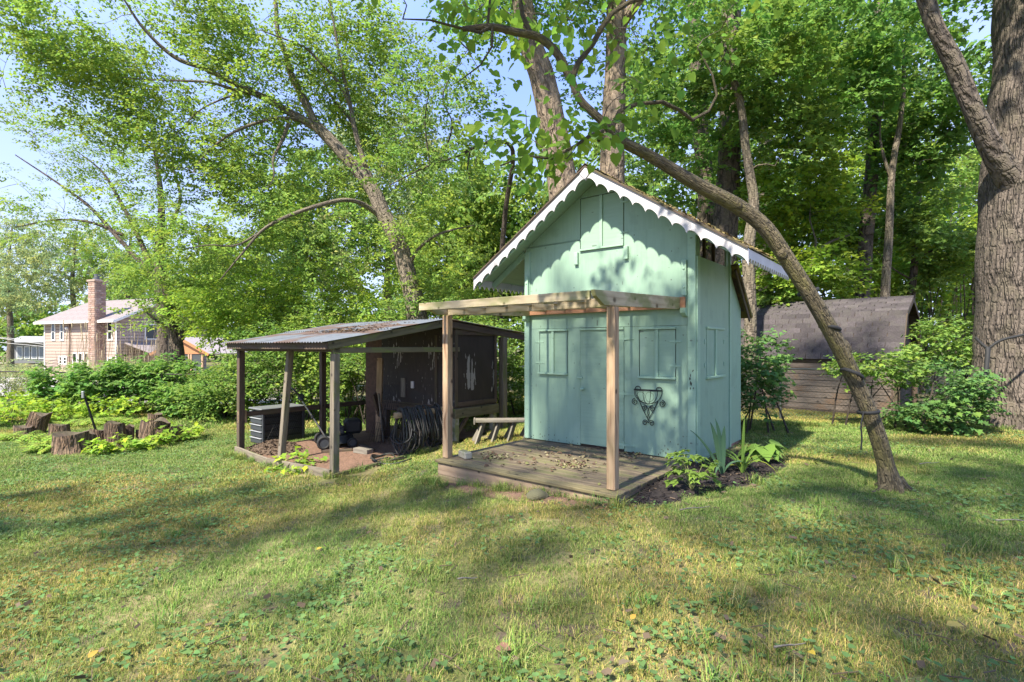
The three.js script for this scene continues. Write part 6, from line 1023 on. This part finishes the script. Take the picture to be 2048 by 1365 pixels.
// ================================================================ ring of old stumps
{
  const ground = (x, y) => { let d = 9; for (let i = 0; i < 8; i++) d = (EYE - land((x - CX) / FOCAL * d, d)) * FOCAL / (y - CY); return [(x - CX) / FOCAL * d, d]; };
  const stump = (label, x, y, wpx, hpx, lean, seed, tall = 0) => {
    const [X, d] = ground(x, y), w = wpx / FOCAL * d / 2 * 1.28, h = hpx / FOCAL * d * 1.18, q = rng(seed), t = thing('tree_stump', label, 'stump', [X, land(X, d) - 0.03, d], 0, 'ring of old stumps');
    const seg = 30, rows = 9, pos = [], uv = [], idx = [], top = Array.from({ length: seg }, (_, j) => h * (0.86 + 0.30 * (vn(j / seg * 7, seed, 7, 1 << 20, 5) - 0.4)));
    for (let i = 0; i <= rows; i++) for (let j = 0; j <= seg; j++) { const jj = j % seg, a = jj / seg * 6.283, f = i / rows, rad = w * (1.02 - 0.06 * f + 0.10 * Math.pow(1 - f, 4)) * (1 + 0.30 * (fbm(jj / seg * 9, f * 1.2 + seed, 9, 1 << 20, seed, 2) - 0.5) + 0.10 * Math.abs(Math.sin(a * 7 + seed))); pos.push(Math.cos(a) * rad + lean * f * h, f * (top[jj] + 0.03), Math.sin(a) * rad * 0.9); uv.push(j / seg * 2, f * h); }
    for (let i = 0; i < rows; i++) for (let j = 0; j < seg; j++) { const a = i * (seg + 1) + j, b = a + seg + 1; idx.push(a, b, a + 1, a + 1, b, b + 1); }
    const g = fromArrays(pos, uv, idx); part(t, 'bark', g, M.stump);
    const p2 = [], u2 = [], i2 = []; p2.push(lean * h, h * 0.80, 0); u2.push(0, 0); for (let r = 1; r <= 3; r++) for (let j = 0; j <= seg; j++) { const jj = j % seg, k = (rows * (seg + 1) + jj) * 3, f = r / 3; p2.push(lerp(lean * h, pos[k], f), lerp(h * 0.80, pos[k + 1], f * f) + (r < 3 ? 0.03 * h * (q() - 0.5) * 2 : 0), lerp(0, pos[k + 2], f)); u2.push(f * 0.3, jj / seg); }
    for (let j = 0; j < seg; j++) i2.push(0, 2 + j, 1 + j); for (let r = 0; r < 2; r++) for (let j = 0; j < seg; j++) { const a = 1 + r * (seg + 1) + j, b = a + seg + 1; i2.push(a, a + 1, b, b, a + 1, b + 1); }
    part(t, 'rotten_top', fromArrays(p2, u2, i2), M.oldPost);
  };
  const S = [['low broken stump end at the far tip of the ring', 46, 872, 22, 18, 0, 1], ['leaning tall grey stump rising from the ferns', 66, 868, 26, 40, 0.35, 2], ['rounded brown stump half hidden among ferns', 118, 872, 26, 22, 0, 3], ['wide flat topped stump at the front of ring', 142, 905, 46, 34, 0, 4], ['jagged stump joined to the wide flat topped one', 172, 901, 24, 32, 0, 5], ['square cut stump beside the tall split one', 203, 888, 30, 28, 0, 6], ['tall split stump with a dark hollow', 230, 892, 26, 42, 0, 7], ['narrow upright dark stump', 256, 886, 14, 30, 0, 8], ['thin splintered stump beside the narrow dark one', 279, 884, 10, 22, 0, 9], ['big slanted stump with a smooth top', 304, 886, 38, 40, 0.2, 10], ['slanting pale root buttress against the big slanted stump', 313, 889, 16, 30, 0.35, 11], ['squat stump at the coop end of ring', 339, 884, 32, 27, 0, 12], ['reddish stump standing behind the ring', 310, 850, 18, 20, 0, 13]];
  S.forEach(([l, x, y, w, h, lean, s]) => stump(l, x, y, w, h, lean, 1000 + s * 7));
  { const [X, d] = ground(196, 872); const t = thing('leaning_pole', 'rusty metal pole leaning out of the stump ring', 'pole', [X, land(X, d), d]); const e = px(166, 785, d - 0.2); part(t, 'shaft', tube([new THREE.Vector3(0, -0.05, 0), V([e[0], e[1], e[2]]).sub(t.position)], [0.02], 8), M.iron); part(t, 'cap', bar([e[0] - X, e[1] - t.position.y - 0.12, d - e[2]], [e[0] - X - 0.005, e[1] - t.position.y + 0.02, d - e[2]], 0.05, 0.05, 0.006), M.steel); }
  // ferns and weeds round the stumps
  const fern = (label, x, y, n, L, seed, m = LEAF.fern) => { const [X, d] = ground(x, y), q = rng(seed), t = thing('fern', label, 'plant', [X, land(X, d), d], 0, 'ferns round the stumps'); for (let i = 0; i < n; i++) { const A = { pos: [], uv: [], idx: [], col: [] }, a = q() * 6.28, l = L * (0.6 + 0.6 * q()), k = 9, ox = (q() - 0.5) * 0.5, oz = (q() - 0.5) * 0.4; for (let j = 1; j <= k; j++) { const f = j / k, r = l * f * 0.85, y = l * (0.75 * f - 0.45 * f * f) + 0.02, sz = 0.14 * L / 0.5 * (1.1 - f); for (const s of [-1, 1]) pushLeaf(A, 'long', sz * 1.4, M4(ox + Math.cos(a) * r, y, oz + Math.sin(a) * r, -a + s * 1.2, 0.05, 0), [1, 1, 1].map((c) => c * (0.8 + 0.4 * q())), 0.2); } part(t, 'frond', fromArrays(A.pos, A.uv, A.idx, A.col), m); } };
  [[150, 852, 'bright yellow green fern clump behind wide stump'], [100, 890, 'yellow green fern clump before rounded stump'], [60, 885, 'fern clump at foot of the leaning tall stump'], [200, 850, 'bright fern clump behind square cut stump'], [240, 845, 'fern clump around the leaning pole'], [275, 850, 'fern clump behind big slanted stump'], [20, 880, 'fern clump at the tip of stump ring'], [115, 845, 'tall fern clump behind rounded stump'], [85, 905, 'low fern clump on the lawn side of ring'], [175, 838, 'fern clump deep inside the ring'], [130, 900, 'bright small fern clump against wide stump']].forEach(([x, y, l], i) => { fern(l, x, y, 11, 0.42, 1100 + i); });
  const weed = (label, x, y, s, seed) => { const [X, d] = ground(x, y); bush('weed_clump', label, { category: 'plant', at: [X, d], lobes: [{ c: [X, land(X, d) + 0.16 * s, d], r: [0.5 * s, 0.22 * s, 0.3 * s], n: Math.round(30 * s) }], kind: 'maplet', m: LEAF.fern, seed, stems: 4, every: 0, gap: 0.2, group: 'weeds round the stumps' }); };
  weed('leafy weeds beside narrow dark stump', 240, 902, 0.5, 1201); weed('leafy weeds on the outer side of big slanted stump', 280, 896, 0.5, 1202); weed('bright weeds at the corner of lawn by fence', 15, 850, 1.7, 1203); weed('bright weeds behind the leaning tall stump', 80, 835, 1.6, 1204); weed('weeds before the vine hedge', 210, 835, 1.5, 1205); weed('low weed at the coop base board', 598, 942, 0.3, 1206); weed('weeds beside squat stump', 362, 880, 0.5, 1207);
}
// ================================================================ vine hedge on a wire fence
chainFence('chain_link_fence', 'rusty wire fence carrying vines along the back of the lawn', [-15.5, 15.6], [-7.5, 13.6], 1.15, 5, 0.22, [0.05, 0.04, 0.035]);
{
  const H = (label, x, y, rx, ry, n, seed, d = 14.6, m = LEAF.deep) => bush('vine', label, { category: 'vine', at: [px(x, 0, d)[0], d], lobes: [lobe(x, y, d, rx, ry, 0.4, n)], kind: 'maplet', m, seed, stems: 5, gap: 0.34, fq: 1.2, every: 5, group: 'vines over the wire fence' });
  H('vine heaped over the fence end nearest driveway', 130, 768, 48, 34, 170, 1301); H('vine heaped over the fence before the house chimney', 200, 762, 55, 30, 200, 1302); H('vine heaped over the fence beside the screened porch', 270, 756, 60, 32, 220, 1303); H('vine heaped over the fence end nearest the shrubs', 335, 760, 52, 40, 210, 1304); H('thin vine hanging low on the fence behind leaning pole', 150, 805, 55, 26, 70, 1305); H('thin vine hanging low on the fence behind stumps', 260, 800, 60, 28, 80, 1306); H('dark vine thicket where fence meets shrubs', 380, 800, 50, 35, 170, 1307, 13.8);
}
// ================================================================ driveway and neighbouring houses
{
  const quad = (pts, lift) => { const pos = [], uv = [], idx = [], n = 8; for (let i = 0; i <= n; i++) for (let j = 0; j <= n; j++) { const a = [0, 1].map((k) => lerp(pts[0][k], pts[1][k], i / n)), b = [0, 1].map((k) => lerp(pts[3][k], pts[2][k], i / n)), x = lerp(a[0], b[0], j / n), d = lerp(a[1], b[1], j / n); pos.push(x, land(x, d) + lift, -d); uv.push(x, d); } for (let i = 0; i < n; i++) for (let j = 0; j < n; j++) { const p = i * (n + 1) + j, r = p + n + 1; idx.push(p, p + 1, r, r, p + 1, r + 1); } return fromArrays(pos, uv, idx); };
  const con = mat(repeat(dataTex(256, 256, (u, v) => mul3([0.42, 0.38, 0.36], 0.8 + 0.35 * fbm(u * 20, v * 20, 20, 20, 531, 3))), 0.3, 0.3), null, 1, { roughness: 0.95, side: THREE.DoubleSide });
  structure('driveway', quad([[-44, 44], [-22, 38.5], [-15.5, 24], [-26, 25]], 0.05), con);
  structure('gravel_path', quad([[-20, 24], [-9, 22], [-7, 17.2], [-15, 18.5]], 0.04), con);
}
{
  const O = [-42.3, 47], ex = [0.923, -0.385], house2 = thing('neighbour_house', 'beige two storey house with stone chimney and low gable roof', 'house', [O[0], -1.05, O[1]], -Math.atan2(0.385, 0.923));
  const L = 10.4, D = 8, E = 4.95, RH = 6.95;                   // local x along the front, z back is negative
  const sid = [0, 1, 2].map((i) => mat(dataTex(64, 64, (u, v) => mul3([0.40, 0.31, 0.265], 0.86 + 0.06 * i + 0.16 * fbm(u * 6, v * 20, 6, 20, 541 + i, 3))), null, 1, { roughness: 0.8 }));
  const wht = flat(0.74, 0.72, 0.69), glass = new THREE.MeshPhysicalMaterial({ color: 0x20262c, roughness: 0.06, metalness: 0, specularIntensity: 1 });
  const rows = 18, bh = E / rows;
  for (let i = 0; i < rows; i++) { part(house2, 'siding_board', boxAt(0, L - 2.55, i * bh, (i + 1) * bh - 0.03, -0.06, 0.0, 0.01), sid[i % 3]); part(house2, 'siding_board', boxAt(L - 1.55, L, i * bh, (i + 1) * bh - 0.03, -0.06, 0.0, 0.01), sid[(i + 1) % 3]); part(house2, 'siding_board', boxAt(L - 0.06, L, i * bh, (i + 1) * bh - 0.03, -D, -0.062, 0.01), sid[(i + 2) % 3]); }
  part(house2, 'wall_core', boxAt(0.05, L - 0.064, 0, E, -D, -0.064, 0.01), flat(0.16, 0.13, 0.11));
  { const g = extrude([[0, E], [D, E], [D / 2, RH - 0.1]], 0.05); g.rotateY(Math.PI / 2); g.translate(L - 0.05, 0, 0); part(house2, 'gable', g, sid[0]); const g2 = g.clone(); g2.translate(-L + 0.1, 0, 0); part(house2, 'gable', g2, sid[0]); }
  for (const x of [0.0, L - 0.16]) part(house2, 'corner_board', boxAt(x, x + 0.16, 0, E, 0.002, 0.04, 0.01), wht);
  const rm = asphalt([0.22, 0.185, 0.18], 551, [0.19, 0.165, 0.16], 0.2);
  const rf = new THREE.Group(); rf.name = 'roof'; house2.add(rf);
  for (const s of [1, -1]) { const z0 = s > 0 ? 0.55 : -D - 0.55; part(rf, 'roof_slope', bar([L / 2, E - 0.22, z0], [L / 2, RH, -D / 2], L + 1.0, 0.14, 0.02), rm); part(rf, 'fascia', boxAt(-0.5, L + 0.5, E - 0.36, E - 0.16, z0 - 0.05, z0 + 0.05, 0.01), wht); for (const x of [-0.5, L + 0.5]) part(rf, 'rake_board', bar([x, E - 0.3, z0], [x, RH - 0.09, -D / 2], 0.06, 0.22, 0.01), wht); }
  part(rf, 'porch_roof', bar([L + 0.1, 2.9, -4], [L + 3.4, 2.1, -4], 7, 0.12, 0.02), rm);
  const win = (x0, x1, y0, y1, side) => { const w = part(house2, 'window', side ? boxAt(L + 0.002, L + 0.05, y0, y1, -x1, -x0, 0.01) : boxAt(x0, x1, y0, y1, 0.002, 0.05, 0.01), wht); part(w, 'pane', side ? boxAt(L + 0.052, L + 0.06, y0 + 0.12, y1 - 0.12, -x1 + 0.12, -x0 - 0.12, 0.003) : boxAt(x0 + 0.13, x1 - 0.13, y0 + 0.14, y1 - 0.1, 0.052, 0.06, 0.003), glass); if (!side) part(w, 'mid_rail', boxAt(x0 + 0.1, x1 - 0.1, (y0 + y1) / 2 - 0.03, (y0 + y1) / 2 + 0.03, 0.062, 0.075, 0.004), wht); };
  win(1.15, 1.75, 3.1, 4.75); win(2.45, 3.05, 3.1, 4.75); win(2.3, 2.85, 1.0, 1.75); win(2.95, 3.5, 1.0, 1.75); win(4.3, 5.0, 0.4, 2.1); win(5.1, 5.8, 0.4, 2.1); win(5.9, 6.6, 0.4, 2.1); win(L - 1.2, L - 0.5, 3.1, 4.7); win(L - 1.2, L - 0.5, 0.8, 1.7); win(2.2, 3.6, 3.2, 4.6, true);
  part(house2, 'downspout', boxAt(3.95, 4.05, 0, E - 0.3, 0.06, 0.14, 0.02), flat(0.2, 0.13, 0.1)); part(house2, 'floodlight', new THREE.SphereGeometry(0.16, 12, 8).translate(3.7, E - 0.75, 0.12), wht);
  // stone chimney, laid stone by stone
  const ch = part(house2, 'chimney', boxAt(L - 2.5, L - 1.62, 0, 8.0, -0.10, 0.70, 0.02), M.mortar), q = rng(555);
  const st = [0, 1, 2, 3].map((i) => mat(dataTex(64, 64, (u, v) => mul3([[0.33, 0.21, 0.16], [0.40, 0.29, 0.23], [0.27, 0.18, 0.14], [0.36, 0.25, 0.21]][i], 0.75 + 0.5 * fbm(u * 8, v * 8, 8, 8, 561 + i, 3))), null, 1, { roughness: 0.9 }));
  const gs = {}; for (let r = 0; r < 46; r++) { const y = 0.02 + r * 0.174, a = r % 2 ? 0.38 : 0.52; for (const [z0, z1] of [[0, a], [a, 0.92]]) { const x = L - 2.52; const w = z1 - z0 - 0.03, k = 'f' + w.toFixed(2); gs[k] = gs[k] || cbox(w, 0.15, 0.06, 0.012); part(ch, 'stone', gs[k], st[Math.floor(q() * 4)], [x + (z0 + z1) / 2, y + 0.085, 0.72 + 0.02 * q()]); } for (const [z0, z1] of [[-0.1, a - 0.14], [a - 0.14, 0.70]]) { const w = z1 - z0 - 0.03, k = 's' + w.toFixed(2); gs[k] = gs[k] || cbox(0.06, 0.15, w, 0.012); part(ch, 'stone', gs[k], st[Math.floor(q() * 4)], [L - 1.61 + 0.02 * q(), y + 0.085, (z0 + z1) / 2]); } }
  part(ch, 'chimney_cap', boxAt(L - 2.6, L - 1.52, 8.0, 8.16, -0.2, 0.82, 0.02), st[1]); part(ch, 'flue', new THREE.CylinderGeometry(0.24, 0.2, 0.5, 14).translate(L - 2.06, 8.4, 0.3), flat(0.12, 0.13, 0.15, { metalness: 0.4, roughness: 0.5 }));
}
{ // open-sided timber porch by the house
  const t = thing('screened_porch', 'small orange timber screened porch with gable roof beyond the hedge', 'porch', [-25.9, -0.95, 38.5], -0.15), om = flat(0.36, 0.17, 0.075), scr = flat(0.055, 0.06, 0.062, { roughness: 0.35 });
  for (const x of [0, 1.05, 1.25, 2.2, 2.4, 3.3]) part(t, 'post', boxAt(x - 0.06, x + 0.06, 0, 2.0, -0.06, 0.06, 0.01), flat(0.42, 0.27, 0.17));
  for (const [a, b] of [[0.07, 0.98], [1.32, 2.13], [2.47, 3.23]]) part(t, 'screen', boxAt(a, b, 0.55, 1.95, -0.02, 0.02, 0.005), scr);
  part(t, 'sill', boxAt(-0.1, 3.4, 0.42, 0.54, -0.06, 0.08, 0.01), om); part(t, 'beam', boxAt(-0.1, 3.4, 1.96, 2.15, -0.08, 0.08, 0.01), om); part(t, 'knee_wall', boxAt(-0.05, 3.35, 0, 0.42, -0.05, 0.05, 0.01), om);
  { const g = extrude([[-0.1, 2.15], [3.4, 2.15], [1.65, 3.1]], 0.06); part(t, 'gable', g, om); }
  for (const s of [-1, 1]) { part(t, 'roof_slope', bar([1.65, 3.18, -2], [1.65 + s * 2.4, 1.95, -2], 4.6, 0.1, 0.01), flat(0.35, 0.3, 0.29)); part(t, 'rake_board', bar([1.65, 3.13, 0.32], [1.65 + s * 2.4, 1.9, 0.32], 0.05, 0.2, 0.01), om); }
}
{ // grey house farther off
  const t = thing('grey_house', 'low grey house with white windows beyond the beige house', 'house', [-72, -0.9, 75], 0.35), gm = flat(0.22, 0.225, 0.24), wm = flat(0.7, 0.7, 0.7);
  part(t, 'wall', boxAt(0, 9, 0, 3.0, -6, 0, 0.02), gm); part(t, 'roof', bar([4.5, 3.0, 0.9], [4.5, 3.9, -3.2], 10, 0.2, 0.02), flat(0.3, 0.3, 0.31)); for (let i = 0; i < 4; i++) { const w = part(t, 'window', boxAt(0.4 + i * 0.85, 1.1 + i * 0.85, 0.6, 2.5, 0.002, 0.06, 0.01), wm); part(w, 'pane', boxAt(0.5 + i * 0.85, 1.0 + i * 0.85, 0.75, 2.35, 0.062, 0.07, 0.004), flat(0.25, 0.28, 0.33, { roughness: 0.1 })); }
  for (let i = 0; i < 8; i++) part(t, 'deck_rail', boxAt(-3.6 + i * 0.45, -3.5 + i * 0.45, 0, 0.95, 0.5, 0.6, 0.01), flat(0.4, 0.3, 0.22)); part(t, 'deck_rail', boxAt(-3.7, 0, 0.93, 1.05, 0.48, 0.62, 0.01), flat(0.4, 0.3, 0.22)); part(t, 'porch_floor', boxAt(-3.8, 0, 0.0, 0.12, -2, 0.7, 0.01), flat(0.4, 0.36, 0.33));
}
{ // tall dry reeds before the house
  const q = rng(1401), st = [], pl = [], t = thing('reed_clump', 'tall clump of dry beige reeds in front of the beige house', 'reeds', [-17.2, land(-17.2, 23), 23]);
  for (let i = 0; i < 170; i++) { const x = (q() - 0.5) * 5.0, z = (q() - 0.5) * 1.2, h = 1.5 + 1.7 * q(), lx = (q() - 0.35) * 0.5; st.push(tube([[x, 0, z], [x + lx * 0.3, h * 0.6, z], [x + lx, h, z]], [0.011, 0.006], 4, { n: 3, cap: false })); if (q() < 0.16) { const g = new THREE.SphereGeometry(0.022, 6, 6); g.scale(1, 9, 1); g.translate(x + lx * 1.05, h + 0.2, z); pl.push(g); } }
  part(t, 'stalks', joined(st), flat(0.46, 0.35, 0.24)).userData.kind = 'stuff'; part(t, 'plumes', joined(pl), flat(0.5, 0.4, 0.27)).userData.kind = 'stuff';
  bush('driveway_shrub', 'loose pale green shrub beside the driveway', { at: [-19.4, 20], lobes: [lobe(12, 765, 20, 40, 42, 0.8, 210)], kind: 'fine', m: LEAF.pale, seed: 1411, stems: 9, gap: 0.3, every: 4 });
  bush('driveway_shrub', 'leafy green growth under the dry reeds', { at: [-17.2, 22], lobes: [lobe(215, 742, 22, 75, 18, 0.7, 150)], kind: 'fine', m: LEAF.pale, seed: 1412, stems: 6, gap: 0.2, every: 0 });
  for (const [y0, y1, l] of [[664, 690, 'upper overhead wire running past the grey house'], [672, 683, 'middle overhead wire running past the grey house'], [680, 694, 'lower overhead wire running past the grey house']]) { const a = V(px(-160, y0 - 20, 48)), b = V(px(92, y1, 45)); single('overhead_wire', l, 'wire', tube([a, a.clone().lerp(b, 0.5).add(new THREE.Vector3(0, -0.2, 0)), b], [0.02], 4, { n: 8 }), flat(0.5, 0.5, 0.5)); }
}
// far tree belt that closes the view to the west and north
{
  const q = rng(777), pts = []; for (let i = 0; i < 900; i++) { const x = -140 + 1130 * q(), d = 82 + 16 * q(), top = 590 + 25 * Math.sin(x * 0.013) + 20 * Math.sin(x * 0.05); const p = px(x, top + (705 - top) * q(), d); pts.push({ p: V(p), s: 3.2 }); }
  const g = new THREE.Group(); g.name = 'distant_woods_001'; g.userData = { kind: 'stuff', label: 'distant tree belt behind the neighbouring houses', category: 'woods' }; scene.add(g); crown(g, 'foliage', 'far', LEAF.mid, pts, 0.3, rng(6));
}
renderer.render(scene, camera);
